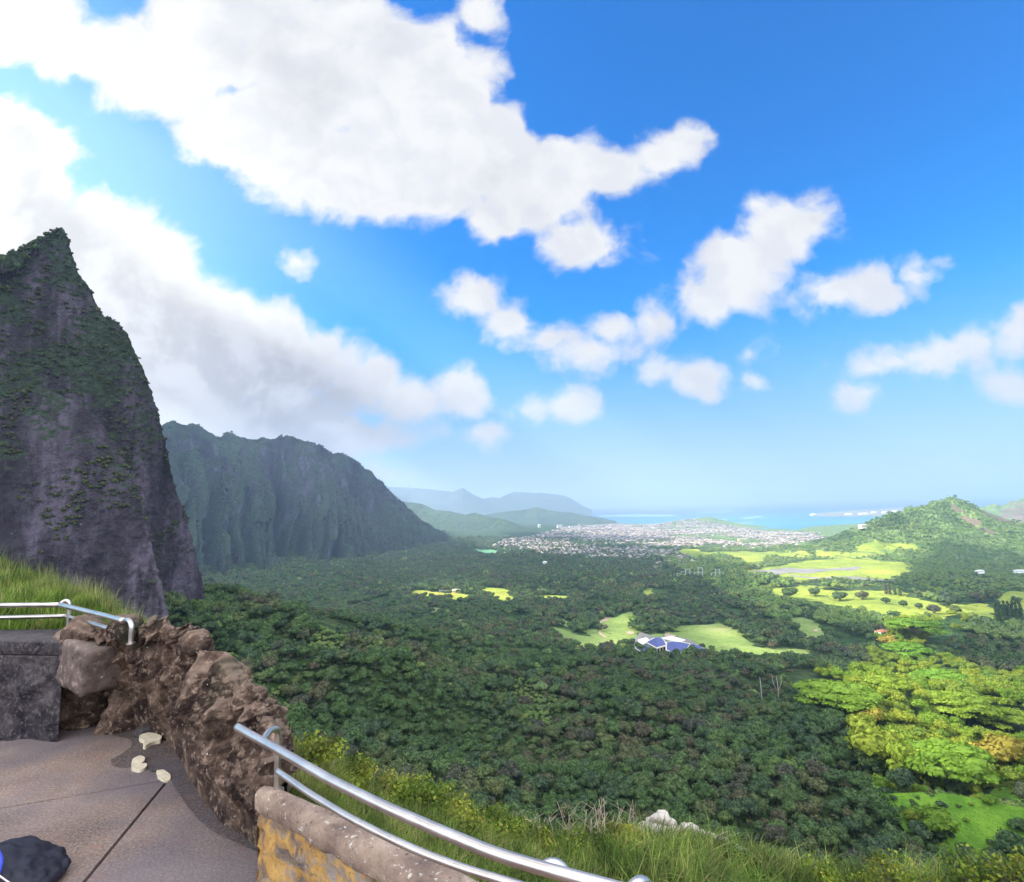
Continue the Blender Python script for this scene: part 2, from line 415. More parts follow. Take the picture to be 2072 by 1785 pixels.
# ground material: undergrowth, dry patches and mottled woods far off
k = NT('ground'); pos = k.geo.outputs['Position']
n1_ = k.noise(0.02, 6, vec=pos); n2_ = k.noise(0.0016, 5, vec=pos); n3_ = k.vor(0.075, vec=pos)
c = k.ramp(n1_, [(0.30, (.018, .042, .016)), (0.48, (.040, .085, .022)), (0.60, (.060, .110, .030)), (0.75, (.085, .12, .045))])
c = k.mix(k.mr(n2_, 0.46, 0.62), c, k.mix(0.5, c, (.085, .095, .035)))
c = k.mix(k.mr(n3_.outputs[0], 0.1, 0.75), c, k.mix(0.6, c, (.012, .028, .012)))
sg = k.n('ShaderNodeSeparateXYZ'); k.set(sg.inputs[0], pos); hm = k.math('MULTIPLY', k.mr(sg.outputs[0], 900, 1700), k.mr(sg.outputs[1], 1500, 2400))
c = k.mix(hm, c, k.ramp(n1_, [(.35, (.07, .12, .035)), (.65, (.15, .21, .065))]))
M_ground = k.out(c, 0.95, normal=k.bump(k.math('ADD', k.math('MULTIPLY', n1_, 2.0), k.math('MULTIPLY', n3_.outputs[0], -1.2)), 1.0, 8.0), spec=0.1)
ground = grid_obj('ground', np.stack([TX, TY, TZ], -1), M_ground, kind='structure')
# the land round the viewpoint and behind it
ab = np.radians(np.linspace(55.9, 298.1, 90)); rb = np.geomspace(9, 30000, 60); A2, R2 = np.meshgrid(ab, rb)
X2 = R2*np.sin(A2); Y2 = R2*np.cos(A2); Z2 = np.interp(R2, [9, 60, 600, 3000, 30000], [350, 352, 330, 200, -20])
m = sst(np.abs(np.degrees(A2)-177), 121, 105)
Z2 = Z2*m+(1-m)*H(R2*np.sin(A2), R2*np.cos(A2))
grid_obj('terrain', np.stack([X2, Y2, Z2], -1), M_ground, kind='structure')

# sea
k = NT('sea_water'); pos = k.geo.outputs['Position']
sx = k.n('ShaderNodeSeparateXYZ'); k.set(sx.inputs[0], pos)
ny = k.noise(0.0007, 4, vec=k.scale(pos, (0.35, 1, 1)))
depth = k.mr(k.math('ADD', sx.outputs[1], k.math('MULTIPLY', ny, 2500)), 10500, 19000)
c = k.mix(k.mr(ny, 0.42, 0.6), (.022, .135, .185), (.03, .18, .235)); c = k.mix(depth, c, (.003, .030, .10))
M_sea = k.out(c, 0.35, normal=k.bump(k.noise(0.02, 5, vec=pos), .5, 2.0), spec=0.25)
sa = np.radians(np.linspace(-75, 75, 120)); sr = np.geomspace(3500, 62000, 60); A3, R3 = np.meshgrid(sa, sr)
grid_obj('sea', np.stack([R3*np.sin(A3), R3*np.cos(A3), R3*0], -1), M_sea, kind='structure')
# sand bars and reefs that show pale in the bay
M_reef = simple('reef_sand', (.12, .23, .25), 0.6)
def sheet(name, poly, mat, z0=None, dz=0.4, n=90, kind='structure', edge=0.12, **props):
    """a sheet draped on the ground inside a photo outline"""
    pts = np.array([hit(a, b) if z0 is None else Pz(a, b, z0) for a, b in poly])[:, :2]
    pts = densify(np.vstack([pts, pts[:1]]), 90)[:-1]
    mn, mx = pts.min(0), pts.max(0); cs = max(mx-mn)/n
    nx, ny_ = int((mx[0]-mn[0])/cs)+2, int((mx[1]-mn[1])/cs)+2
    gx, gy = np.meshgrid(mn[0]+np.arange(nx)*cs, mn[1]+np.arange(ny_)*cs)
    wx = gx+(fbm(gx/cs/9, gy/cs/9, o=3, seed=31)-.5)*cs*9*edge*4; wy = gy+(fbm(gx/cs/9, gy/cs/9, o=3, seed=47)-.5)*cs*9*edge*4
    F = gridfaces(ny_, nx); cx_ = wx.ravel()[F].mean(1); cy_ = wy.ravel()[F].mean(1)
    F = F[inpoly(cx_, cy_, [tuple(q) for q in pts])]
    if len(F) == 0: return None
    Z = (H(gx, gy) if z0 is None else np.full(gx.shape, z0))+dz
    used, inv = np.unique(F, return_inverse=True)
    V = np.stack([gx, gy, Z], -1).reshape(-1, 3)[used]
    return link(name, mesh_np(name, V, inv.reshape(F.shape), [mat]), kind=kind, **props)
for a in ([(595, 515.2), (640, 514.2), (676, 515), (676, 516.4), (640, 516.8), (600, 516.6)], [(691, 519.6), (710, 518.6), (728, 519), (727, 520.6), (700, 521)],
          [(741, 517.8), (762, 515.6), (764, 517.0), (744, 519.4)], [(736, 523), (752, 521.5), (755, 522.7), (738, 524.4)], [(697, 512.4), (733, 511), (735, 512), (700, 513.3)]):
    sheet('reef', a, M_reef, z0=0.0, dz=0.6, edge=.05)

# ------------------------------------------------------------------ mountains: lofted ridges
def loft(name, crest_pts, front, back, mat, prof, nS=300, nW=120, disp=None, fine=0.0, **props):
    """crest, front foot and back foot polylines; prof = [(drop fraction, horizontal fraction)]"""
    C = densify(crest_pts, nS); Fp = densify(front, nS); B = densify(back, nS)
    pr = np.array(prof); w = np.linspace(0, 1, nW)
    arc = np.r_[0, np.cumsum(np.hypot(np.diff(pr[:, 0]), np.diff(pr[:, 1])))]; arc /= arc[-1]
    dr = np.interp(w, arc, pr[:, 0]); ho = np.interp(w, arc, pr[:, 1])
    def side(Q):
        XY = C[:, None, :2]+(Q-C)[:, None, :2]*ho[None, :, None]
        Z = C[:, None, 2]+(Q-C)[:, None, 2]*dr[None, :]
        return np.concatenate([XY, Z[..., None]], -1)
    f = side(Fp); b = side(B)[:, :0:-1]
    P = np.concatenate([b, f], 1)
    wv_ = np.concatenate([w[:0:-1], w])
    du = np.gradient(P, axis=0); dv = np.gradient(P, axis=1); nrm = np.cross(du, dv); nrm /= np.linalg.norm(nrm, axis=-1, keepdims=True)+1e-9
    if nrm[:, -nW//2, 1].mean() > 0: nrm = -nrm
    if disp is not None: P = P+nrm*(disp(P, wv_[None, :])[..., None])
    return grid_obj(name, P, mat, kind='structure', **props)

def cliffmat(name, rock, green, gmix, sc, hz0=1e5, hz1=2e5):
    k = NT(name); pos = k.geo.outputs['Position']
    streak = k.noise(sc, 6, 0.62, vec=k.scale(pos, (1, 1, 0.16))); n = k.noise(sc*.45, 5, vec=pos); fine = k.noise(sc*7, 5, .7, vec=pos)
    up = k.n('ShaderNodeSeparateXYZ'); k.set(up.inputs[0], k.geo.outputs['Normal'])
    r = k.ramp(streak, [(.30, tuple(q*.35 for q in rock)), (.5, rock), (.60, tuple(q*2.3 for q in rock)), (.68, tuple(q*.7 for q in rock))])
    r = k.mix(k.mr(fine, .62, .72), r, tuple(min(1, q*3.0) for q in rock))
    g = k.ramp(k.math('ADD', k.math('MULTIPLY', fine, .7), k.math('MULTIPLY', n, .3)), [(.36, tuple(q*.35 for q in green)), (.5, green), (.62, tuple(q*1.6 for q in green))])
    ps = k.n('ShaderNodeSeparateXYZ'); k.set(ps.inputs[0], pos); hgt = k.mr(k.math('ADD', ps.outputs[2], k.math('MULTIPLY', streak, 120)), hz0, hz1, -.55, .5)
    f = k.math('ADD', k.math('MULTIPLY', up.outputs[2], 1.1), k.math('MULTIPLY', k.math('SUBTRACT', n, .5), 2.6))
    c = k.mix(k.mr(k.math('ADD', f, hgt), gmix-.25, gmix+.25), r, g)
    return k.out(c, .95, normal=k.bump(k.math('ADD', streak, k.math('MULTIPLY', fine, .7)), 1.0, 2.0/sc*0.12), spec=.1)
M_cliff = cliffmat('cliff_rock', (.055, .045, .058), (.036, .050, .032), .30, .05, 330, 620)
M_range = cliffmat('range_rock', (.046, .046, .056), (.036, .056, .036), -.15, .012)
M_fhill = cliffmat('far_hill', (.05, .065, .04), (.045, .075, .03), -.4, .004)

# the steep peak on the left
cr = crest([(-190, 330, 470), (-110, 270, 480), (-55, 262, 485), (-25, 272, 490), (-8, 256, 490), (0, 263, 490), (10, 271, 492), (20, 266, 494), (32, 250, 496), (45, 238, 498), (58, 229, 500), (62, 227, 500),
            (67, 236, 500), (73, 255, 500), (78, 272, 500), (84, 280, 500), (92, 294, 501), (99, 310, 502), (105, 316, 502), (117, 322, 503), (127, 334, 505), (135, 350, 508), (144, 372, 512), (152, 392, 516), (158, 412, 520), (163, 432, 524),
            (168, 455, 528), (172, 476, 532), (178, 495, 536), (186, 515, 540), (192, 538, 545), (197, 556, 550), (202, 580, 555), (206, 606, 560), (210, 640, 565)])
def offs(pts, dx, dy, z): return [(p[0]+dx*1.0, p[1]+dy*1.0, z) for p in pts]
fr = [(-700, 120, 300), (-560, 170, 260), (-420, 240, 240), (-330, 285, 235), (-300, 335, 225), (-290, 385, 222), (-296, 440, 220)]
bk = [(p[0]-230, p[1]+170, 250) for p in crest([(-190, 330, 470), (30, 250, 496), (105, 316, 502), (160, 420, 522), (212, 606, 560)])]
def d_cliff(P, w):
    x, y, z = P[..., 0], P[..., 1], P[..., 2]
    s = sst(w, .0, .10)
    rib = ridged(x/34, y/34, z/260, o=3, seed=21)
    return (-(rib-.3)*21*sst(w, .22, .45) + (fbm(x/60, y/60, z/70, o=3, seed=2)-.5)*26*sst(w, .02, .3) + (fbm(x/11, y/11, z/24, o=3, seed=4)-.5)*6.0*sst(w, .0, .05) + (fbm(x/3.2, y/3.2, z/3.2, o=2, seed=9)-.5)*2.2)
cliff_o = loft('cliff', cr, fr, bk, M_cliff, [(0, 0), (.06, .06), (.16, .16), (.30, .25), (.46, .31), (.7, .38), (.84, .46), (.93, .68), (1, 1)], 620, 300, d_cliff)
# nearer buttress whose pale edge runs down to the foreground
cr2 = crest([(40, 385, 440), (75, 400, 436), (100, 420, 432), (122, 455, 428), (137, 490, 424), (147, 525, 420), (156, 560, 416), (163, 590, 413), (169, 618, 410), (174, 650, 408)])
fr2 = [(-420, 215, 260), (-390, 230, 245), (-352, 256, 235), (-315, 290, 230), (-285, 312, 220), (-268, 322, 200)]
bk2 = [(p[0]-60, p[1]+60, 235) for p in cr2[::3]]
butt_o = loft('cliff_buttress', cr2, fr2, bk2, M_cliff, [(0, 0), (.1, .18), (.3, .30), (.6, .40), (.85, .55), (1, 1)], 320, 220, d_cliff)

# the long fluted range beyond it
rg = crest([(60, 400, 3000), (120, 415, 3050), (150, 427, 3100), (165, 424, 3100), (173, 420, 3120), (183, 425, 3150), (190, 424, 3160), (204, 431, 3200), (217, 438, 3250), (228, 434, 3280), (238, 436, 3300), (252, 441, 3350), (262, 437, 3400), (270, 439, 3420), (281, 435, 3450),
            (294, 439, 3520), (305, 441, 3560), (315, 445, 3600), (328, 450, 3700), (345, 455, 3800), (357, 462, 3900), (368, 468, 4000), (376, 478, 4080), (384, 485, 4160), (392, 494, 4240), (400, 501, 4320), (410, 509, 4400), (420, 519, 4480), (432, 527, 4560), (446, 534, 4700), (462, 541, 4800)])
rg = densify(rg, 260); _s = np.arange(260); rg[:, 2] += (fbm(_s/7, 0*_s, o=3, seed=4)-.5)*34*sst(rg[:, 2], 250, 420); rg = [tuple(q) for q in rg]
rf = [(*(np.array(Pd(a, b, d)[:2])), z-70) for a, b, d, z in ((20, 500, 1500, 120), (120, 500, 1750, 118), (200, 500, 2050, 110), (270, 500, 2350, 105), (340, 500, 2750, 90), (400, 500, 3200, 80), (440, 500, 3700, 65), (475, 500, 4300, 50))]
rk = [(p[0]-500, p[1]+1500, 60) for p in rg[::20]]
def d_range(P, w):
    x, y, z = P[..., 0], P[..., 1], P[..., 2]
    n = P.shape[0]; s = np.linspace(0, 1, n)[:, None]*np.ones(P.shape[1])[None]
    fl = ridged(s*30+fbm(s*9, w*2+0*s, o=2, seed=3)*1.2, w*0.8+0*s, o=3, seed=5)
    return (fl-.5)*165*sst(w, .02, .35)*(1-sst(w, .8, 1)*.6)+(fbm(x/240, y/240, z/200, o=4, seed=6)-.5)*90*sst(w, .03, .3)+(fbm(x/40, y/40, z/40, o=2, seed=16)-.5)*22+(fbm(x/90, y/90, z/90, o=3, seed=18)-.5)*26*sst(w, -.02, .06)
range_o = loft('mountain_range', rg, rf, rk, M_range, [(0, 0), (.18, .06), (.45, .17), (.68, .34), (.82, .55), (.93, .78), (1, 1)], 520, 190, d_range)

# low green spur, then the pale ranges beyond
def d_small(a, L_):
    return lambda P, w: (fbm(P[..., 0]/L_, P[..., 1]/L_, P[..., 2]/L_, o=4, seed=12)-.5)*a*sst(w+.08, .0, .4)
def far(name, pl, width, mat, amp, L_):
    c_ = crest(pl); f_ = []; b_ = []
    for p in c_:
        q = p[:2]/np.linalg.norm(p[:2]); f_.append((*(p[:2]-q*width), -5)); b_.append((*(p[:2]+q*width), -5))
    loft(name, c_, f_, b_, mat, [(0, 0), (.3, .18), (.6, .42), (.85, .7), (1, 1)], 300, 50, d_small(amp, L_))
far('hills', [(395, 500, 7600), (408, 502, 7500), (422, 504, 7400), (435, 510, 7200), (450, 511.5, 7100), (465, 514.5, 7000), (475, 512.5, 7000), (490, 517, 6900), (505, 519, 6800), (520, 525, 6700), (535, 530, 6600)], 900, M_fhill, 160, 300)
far('hills', [(470, 518, 10500), (497, 512.5, 10500), (512, 511, 10400), (525, 509.5, 10400), (537, 507.2, 10300), (546, 509.5, 10300), (560, 512.0, 10200), (570, 512.5, 10200), (585, 515.3, 10000), (600, 517.5, 9900), (616, 521, 9800)], 900, M_fhill, 120, 400)
far('mountains', [(380, 486, 17000), (400, 487.5, 17000), (425, 488.6, 17000), (444, 491, 17000), (453, 492, 17000), (458, 489.5, 17000), (463, 487.8, 17000), (468, 491, 17000), (475, 495, 17000), (483, 498.5, 17000), (492, 497, 17200), (500, 498, 17200), (506, 494.8, 17400),
                 (514, 491.8, 17500), (525, 492.2, 17500), (535, 493, 17500), (540, 492.5, 17500), (550, 493.6, 17500), (560, 494.8, 17500), (568, 497, 17400), (575, 501, 17300), (583, 506, 17200), (592, 510, 17100)], 1900, M_fhill, 330, 900)

# flat headland far across the bay and its pale base buildings
M_sand = simple('headland_ground', (.16, .14, .10), .9, sc=.004)
sheet('headland', [(808, 514.6), (820, 513.0), (845, 511.0), (870, 510), (905, 507), (960, 505), (960, 513), (905, 515), (870, 516.4), (835, 516.6), (815, 516.2)], M_sand, z0=0.0, dz=1.0, edge=.02)
M_white = simple('white_paint', (.80, .79, .75), .6, sc=.2); M_brownroof = simple('brown_roof', (.20, .13, .10), .8, sc=.2)

# ------------------------------------------------------------------ open ground: fairways, meadows, roads
FIELDS = {
 'fairway_a': [(531,630),(550,627.7),(562,628),(574,633),(585,636.5),(586.5,629),(600,630),(607,635),(597,621),(611,618),(630,612),(644.6,611.5),(632,620),(628,628),(640.5,633),(642,638.5),(621.6,646.6),(611,652),(600,653),(581,650.7),(562,644),(555,636),(543,632)],
 'fairway_b': [(551,620),(562,619.5),(576,626),(572,628),(562,625)],
 'fairway_c': [(642,639),(653,636),(674,632),(682,626),(724,623),(731,629),(743,636),(754,644),(764,649),(785,650),(807,649),(808,660),(769,662),(726,659),(706,657),(690,657),(660,657),(640,652),(630,648)],
 'fairway_d': [(789,618),(806,618),(821,627),(832,636),(821,643),(807,643),(799,634)],
 'clearing_a': [(452.7,621.6),(462,619.5),(475.6,620),(470,625),(458,625.6)],
 'clearing_b': [(420,606),(442,609),(440,615),(432,613)],
 'meadow_a': [(411,591),(440.5,592.5),(467.5,595),(469,600),(447,598.6),(427,598),(412,595)],
 'meadow_b': [(481,587),(505,588.5),(515,598),(505,602.6),(494.6,598),(484,592.5)],
 'meadow_c': [(535,596),(579.7,598),(569,600.6),(535,599)],
 'meadow_d': [(678.7,549),(698.5,549),(710,552.5),(744.8,551.4),(791,552),(814,555),(802.7,558),(780.7,557),(768,558),(759.8,564),(748,564),(733,557),(716,555),(702,559.5),(690,559)],
 'golf_a': [(769.7,591),(776.4,588),(798,585.5),(815.6,585.5),(831.8,592.3),(856,589.6),(872,591),(894,589.6),(900.8,596.3),(919.7,597.7),(933,601.7),(946.7,608.5),(960,605.8),(994,603.8),(996.7,620.7),(998,627.4),(985.9,627.4),(984.5,618),(960,613.9),(946.7,616.6),(930.5,623),(913,622),(899.4,616),(880,616),(858.9,612.6),(838.6,607),(819.7,601.7),(798,600),(771,597.7)],
 'golf_b': [(1000,596),(1007.5,591),(1024,592),(1045,594),(1045,614),(1015,608),(998,604)],
 'clearing_c': [(293.8,577),(302.5,577),(302.5,584),(295.5,584)],
 'clearing_d': [(345.9,579.7),(366.8,582),(362,585),(345.9,584)],
 'meadow_e': [(467.9,549),(490.8,549.6),(511,553),(507,555.7),(485.4,556),(474,552)],
 'meadow_f': [(854.8,548.3),(888.6,543.6),(906,542),(907.5,545.7),(879,549),(858.8,551.7)],
 'meadow_g': [(640,597),(646,588),(653,589),(650,600)], 'meadow_h': [(757,588),(772,582),(776,586),(762,593)],
}
def grassmat(name, a, b, sc=.03):
    k = NT(name); pos = k.geo.outputs['Position']; n = k.noise(sc, 6, .65, vec=pos); m = k.noise(sc*.2, 3, vec=pos); f = k.noise(sc*5, 4, .7, vec=pos)
    c = k.ramp(k.math('ADD', k.math('MULTIPLY', n, .5), k.math('MULTIPLY', m, .5)), [(.38, a), (.62, b)])
    c = k.mix(k.mr(f, .52, .66), c, tuple(q*.62 for q in a)); c = k.mix(k.mr(m, .58, .70), c, (b[0]*1.05, b[1]*.9, b[2]*1.2))
    return k.out(c, .9, normal=k.bump(n, .5, 3.0), spec=.1)
M_fair = grassmat('fairway_grass', (.13, .19, .045), (.21, .26, .075))
M_golf = grassmat('golf_grass', (.13, .18, .03), (.28, .31, .045), .02)
M_dry = grassmat('dry_grass', (.13, .16, .06), (.20, .205, .09))
M_green = grassmat('green_meadow', (.10, .24, .12), (.13, .27, .13))
fmat = {'f': M_fair, 'g': M_golf, 'c': M_dry, 'm': M_golf}
FIELDS['meadow_j'] = [(742,574),(775,566),(800,562),(870,558),(905,563),(915,572),(890,580),(850,576),(820,580),(775,580)]
FIELDS['meadow_i'] = [(816,551),(850,553),(880,549),(915,543),(920,549),(880,556),(845,559),(815,558)]
WF = []
for nm, pl in FIELDS.items():
    m = M_green if nm == 'meadow_e' else fmat[nm[0]]
    sheet(nm.split('_')[0]+('' if nm[0] != 'g' else '_course'), pl, m, dz=.5, n=120, edge=.28)
    WF.append(np.array([hit(a, b) for a, b in pl])[:, :2])
M_road = grassmat('road_surface', (.15, .145, .135), (.23, .215, .20), .05)
BARE = [[(949,503),(955,506),(963,511),(976,519),(987,528),(995,535),(985,532),(970,523),(956,513)], [(978,513),(1000,508),(1024,503),(1045,501),(1045,520),(1010,521),(990,517)]]
ROADS = [[(752,572),(784.5,568),(860,566.6),(862,568),(825,571.5),(784.5,574),(760,575)], [(714,561),(739,568),(738,569.3),(713,562.3)], [(706.6,578.2),(743.6,577.8),(743.6,579),(706.6,579.6)],
         [(313.8,546),(319,543.5),(328,538.5),(328.7,540),(319.5,546),(319,559.7),(312.5,559.7)], [(405.7,532),(423,530.7),(440.8,525),(442,526.3),(424,532.3),(406,533.5)], [(790,574.5),(830,577),(895,580),(895,581.3),(830,579),(790,576)],
         [(640,632),(690,640),(712,652),(700,656),(690,656),(640,652),(632,640)]]
for pl in ROADS:
    sheet('road' if pl is not ROADS[-1] else 'car_park', pl, M_road, dz=.8, n=110, edge=.02); WF.append(np.array([hit(a, b) for a, b in pl])[:, :2])
M_brown = grassmat('brown_slope', (.11, .085, .06), (.16, .125, .09), .02)
for pl in BARE:
    sheet('bare_slope', pl, M_brown, dz=1.5, n=110); WF.append(np.array([hit(a, b) for a, b in pl])[:, :2])
# pale earth scars on the fairways
M_earth = grassmat('bare_earth', (.34, .25, .17), (.45, .33, .24), .06)
for pl in ([(598,622),(606,617.5),(612,618),(604,622),(600,624)], [(626,632),(634,632),(634,634.5),(628,634.5)], [(598,629),(601,633),(607,638),(604,638),(599,634)], [(664,635),(668,633),(676,636),(670,637.5)], [(813,629.5),(818,630),(818,632),(814,632)], [(531,630),(545,632.5),(556,640),(553,640),(543,634)]):
    sheet('bare_earth', pl, M_earth, dz=.9, n=60)

TOWN = [(489,548),(500,541),(520,538),(560,529),(600,524),(640,525.5),(664,523),(700,521),(733,526),(774,532),(820,533),(842,535),(828,541),(800,546),(760,549),(712,550),(700,548),(680,549),(690,558),(716,563),(718,566.5),(690,567),(660,571.5),(640,568),(618,562),(580,557),(540,556),(510,551)]
TW = np.array([hit(a, b) for a, b in TOWN])[:, :2]
GOLF = [(765,590),(776,583),(815,582),(900,585),(960,600),(1030,588),(1050,590),(1050,618),(1000,632),(975,625),(940,624),(905,622),(850,614),(798,603)]
GW = np.array([hit(a, b) for a, b in GOLF])[:, :2]
LITG = [(845,772),(885,778),(880,792),(930,800),(1010,785),(1060,775),(1060,832),(1020,850),(985,868),(940,872),(925,850),(900,825),(872,806)]
LG = np.array([hit(a, b) for a, b in [(845,775),(885,780),(880,792),(965,797),(1010,788),(1040,778),(1040,815),(1010,832),(985,862),(945,866),(945,835),(890,820),(865,802)]])[:, :2]
M_vine = grassmat('vine_cover', (.07, .16, .015), (.15, .27, .025), .25)
sheet('ground_cover', LITG, M_vine, dz=1.2, n=130)
def inw(x, y, P): return inpoly(x, y, [tuple(q) for q in P])

# ------------------------------------------------------------------ trees
def quads(P, Nn, s, r):
    n = len(P); a = np.cross(Nn, r.normal(size=(n, 3))); a /= np.linalg.norm(a, axis=1, keepdims=True)+1e-9; b = np.cross(Nn, a)
    s = s*r.uniform(.6, 1.3, (n, 1)); k = r.uniform(.5, .9, (n, 1))
    V = np.stack([P-a*s, P-b*s*k, P+a*s, P+b*s*k], 1).reshape(-1, 3)
    return V, np.arange(4*n).reshape(-1, 4)
def ico(c, rr, sub=1):
    bm = bmesh.new(); bmesh.ops.create_icosphere(bm, subdivisions=sub, radius=1.0)
    V = np.array([v.co[:] for v in bm.verts])*rr+c; F = np.array([[v.index for v in f.verts] for f in bm.faces]); bm.free(); return V, F
def crown(seed, nl, nc, size, shape='round', core=1):
    """leaf clumps over lobes; crown about 1 unit in radius, base of the trunk at z = 0"""
    r = np.random.default_rng(seed); parts = []
    for i in range(nl):
        if shape == 'umb':
            a = r.uniform(0, 6.28); q = math.sqrt(r.uniform(0, 1)); c = np.array([q*.85*math.cos(a), q*.85*math.sin(a), 1.0-.30*q*q+r.uniform(-.10, .05)]); rr = np.array([.30, .30, .09])*r.uniform(.7, 1.15)
        elif shape == 'col':
            z = i/nl; c = np.array([r.normal(0, .06), r.normal(0, .06), .35+z*3.2]); q = .36*(1-z)**.6+.07; rr = np.array([q, q, .35])
        else:
            d = r.normal(size=3); d /= np.linalg.norm(d); d[2] = abs(d[2])*.9-.15; c = np.array([0, 0, .85])+d*np.array([.62, .62, .50])*r.uniform(.5, 1.0); rr = np.array([1, 1, .85])*r.uniform(.26, .46)
        d = r.normal(size=(nc, 3)); d /= np.linalg.norm(d, axis=1, keepdims=True); d[:, 2] = np.where(r.uniform(size=nc) < .75, np.abs(d[:, 2]), d[:, 2])
        P = c+d*rr*r.uniform(.8, 1.1, (nc, 1)); nn = d+r.normal(0, .45, (nc, 3)); nn /= np.linalg.norm(nn, axis=1, keepdims=True)
        V, F = quads(P, nn, size, r); parts.append((V, [F]))
        if core:
            V, F = ico(c, rr*.80, 1); parts.append((V, [F]))
    return join(parts)
def trunk(seed, h=.9, r0_=.07, limbs=4, spread=.5, start=.45):
    r = np.random.default_rng(seed); parts = [tube_mesh([(0, 0, -.15), (r.normal(0, .02), r.normal(0, .02), h*.5), (0, 0, h)], [r0_, r0_*.75, r0_*.5], 6)]
    for i in range(limbs):
        a = i*6.283/limbs+r.uniform(-.4, .4); z = h*start*r.uniform(.8, 1.3)
        parts.append(tube_mesh([(0, 0, z), (spread*.4*math.cos(a), spread*.4*math.sin(a), z+(h-z)*.45), (spread*math.cos(a), spread*math.sin(a), h*r.uniform(.9, 1.0))], [r0_*.55, r0_*.4, r0_*.22], 5))
    return join(parts)
V, F = None, None
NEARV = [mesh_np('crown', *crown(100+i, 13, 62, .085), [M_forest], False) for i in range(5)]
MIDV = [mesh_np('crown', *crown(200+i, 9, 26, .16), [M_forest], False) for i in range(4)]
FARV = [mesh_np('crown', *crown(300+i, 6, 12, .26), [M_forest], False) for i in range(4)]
TRUNKV = [mesh_np('trunk', *trunk(400+i), [M_trunkd]) for i in range(3)]
def withmat(me, m):
    c = me.copy(); c.materials.clear(); c.materials.append(m); return c
bands = [(185, 520, 9.2, 0), (520, 900, 10.5, 0), (900, 1650, 12.5, 1), (1650, 2700, 15.0, 2), (2700, 4700, 20.0, 2)]
bands.append((185, 560, 4.6, 3))
pts = []
FG = np.array([(-20, 560), (0, 575), (60, 590), (130, 625), (175, 640), (180, 632), (215, 660), (262, 705), (285, 735), (350, 768), (420, 785), (500, 808), (545, 835), (640, 815), (740, 848), (900, 872), (1060, 884)], float)
for r1, r2, sp, lv in bands:
    n = int(2*r2/sp)+2; ii, jj = np.meshgrid(np.arange(-n//2, n//2+1), np.arange(0, int(r2/(sp*.866))+2))
    x = (ii+.5*(jj % 2))*sp; y = jj*sp*.866
    x = x+rng.uniform(-.42, .42, x.shape)*sp; y = y+rng.uniform(-.42, .42, y.shape)*sp; x = x.ravel(); y = y.ravel()
    r = np.hypot(x, y); a = np.degrees(np.arctan2(x, y)); m = (r > r1) & (r <= r2) & (np.abs(a) < 50)
    x, y = x[m], y[m]; keep = np.ones(len(x), bool)
    for P in WF: keep &= ~inw(x, y, P)
    if r2 > 1600:
        t = inw(x, y, TW); keep &= ~(t & (rng.uniform(size=len(x)) < .50))
    g = inw(x, y, GW); keep &= ~(g & (fbm(x/60, y/60, o=2, seed=77) < .55))
    keep &= ~(inw(x, y, LG) & (rng.uniform(size=len(x)) < (.80 if lv < 3 else .70)))
    if lv < 2: keep &= ~((fbm(x/75, y/120, o=3, seed=123) < .385) & (rng.uniform(size=len(x)) < .9))
    x, y = x[keep], y[keep]; z = H(x, y); keep = z > 2; x, y, z = x[keep], y[keep], z[keep]
    big = fbm(x/130, y/130, o=2, seed=91)
    s = sp*.60*rng.uniform(.62, 1.35, len(x))**1.15*(0.62+.85*big)
    if lv == 3: s *= .75
    s *= np.where((x > 850) & (r2 > 2600), .58, 1)
    if r2 > 2700: s *= np.where(inw(x, y, TW), .55, 1)
    pts.append(np.stack([x, y, z, s, np.full(len(x), lv)], -1))
T = np.vstack(pts); lv3 = T[:, 4] == 3; T[lv3, 4] = 1; gap = fbm(T[:, 0]/75, T[:, 1]/120, o=3, seed=123) < .40
px_, py_ = proj(T[:, :3]+np.stack([T[:, 0]*0, T[:, 1]*0, T[:, 3]*1.2], -1))
vis = ~lv3 & (px_ > -4) & (px_ < 1028) & (py_ < 886) & (py_ < np.interp(px_, FG[:, 0], FG[:, 1])) & (py_ < 886)
tid = rng.uniform(size=len(T))
ap = np.where(vis, T[:, 3]/np.hypot(T[:, 0], T[:, 1]), 0); near_i = np.argsort(-ap)[:300]
sel = np.zeros(len(T), bool); sel[near_i] = True
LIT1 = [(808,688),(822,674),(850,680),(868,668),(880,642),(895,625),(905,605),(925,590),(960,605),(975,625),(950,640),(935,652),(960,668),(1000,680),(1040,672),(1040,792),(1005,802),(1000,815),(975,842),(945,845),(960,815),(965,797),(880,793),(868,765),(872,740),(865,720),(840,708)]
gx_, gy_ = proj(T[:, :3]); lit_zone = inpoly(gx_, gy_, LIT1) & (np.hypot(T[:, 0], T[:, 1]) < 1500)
protos = {}
def put_tree(name, label, cat, x, y, z, s, sz, crown_me, trunk_me, group, rz, key):
    e = thing(name, label, cat, (x, y, z), rz, group); e.scale = (s, s, sz)
    if key not in protos:
        c = link('crown', crown_me, e); t = link('trunk', trunk_me, e) if trunk_me else None; protos[key] = (c, t)
    else:
        c0, t0 = protos[key]
        c = c0.copy(); COL.objects.link(c); c.parent = e
        if t0: t = t0.copy(); COL.objects.link(t); t.parent = e
    return e
LITM = [withmat(m, M_lit) for m in NEARV]; RUSTM = withmat(NEARV[1], M_rust)
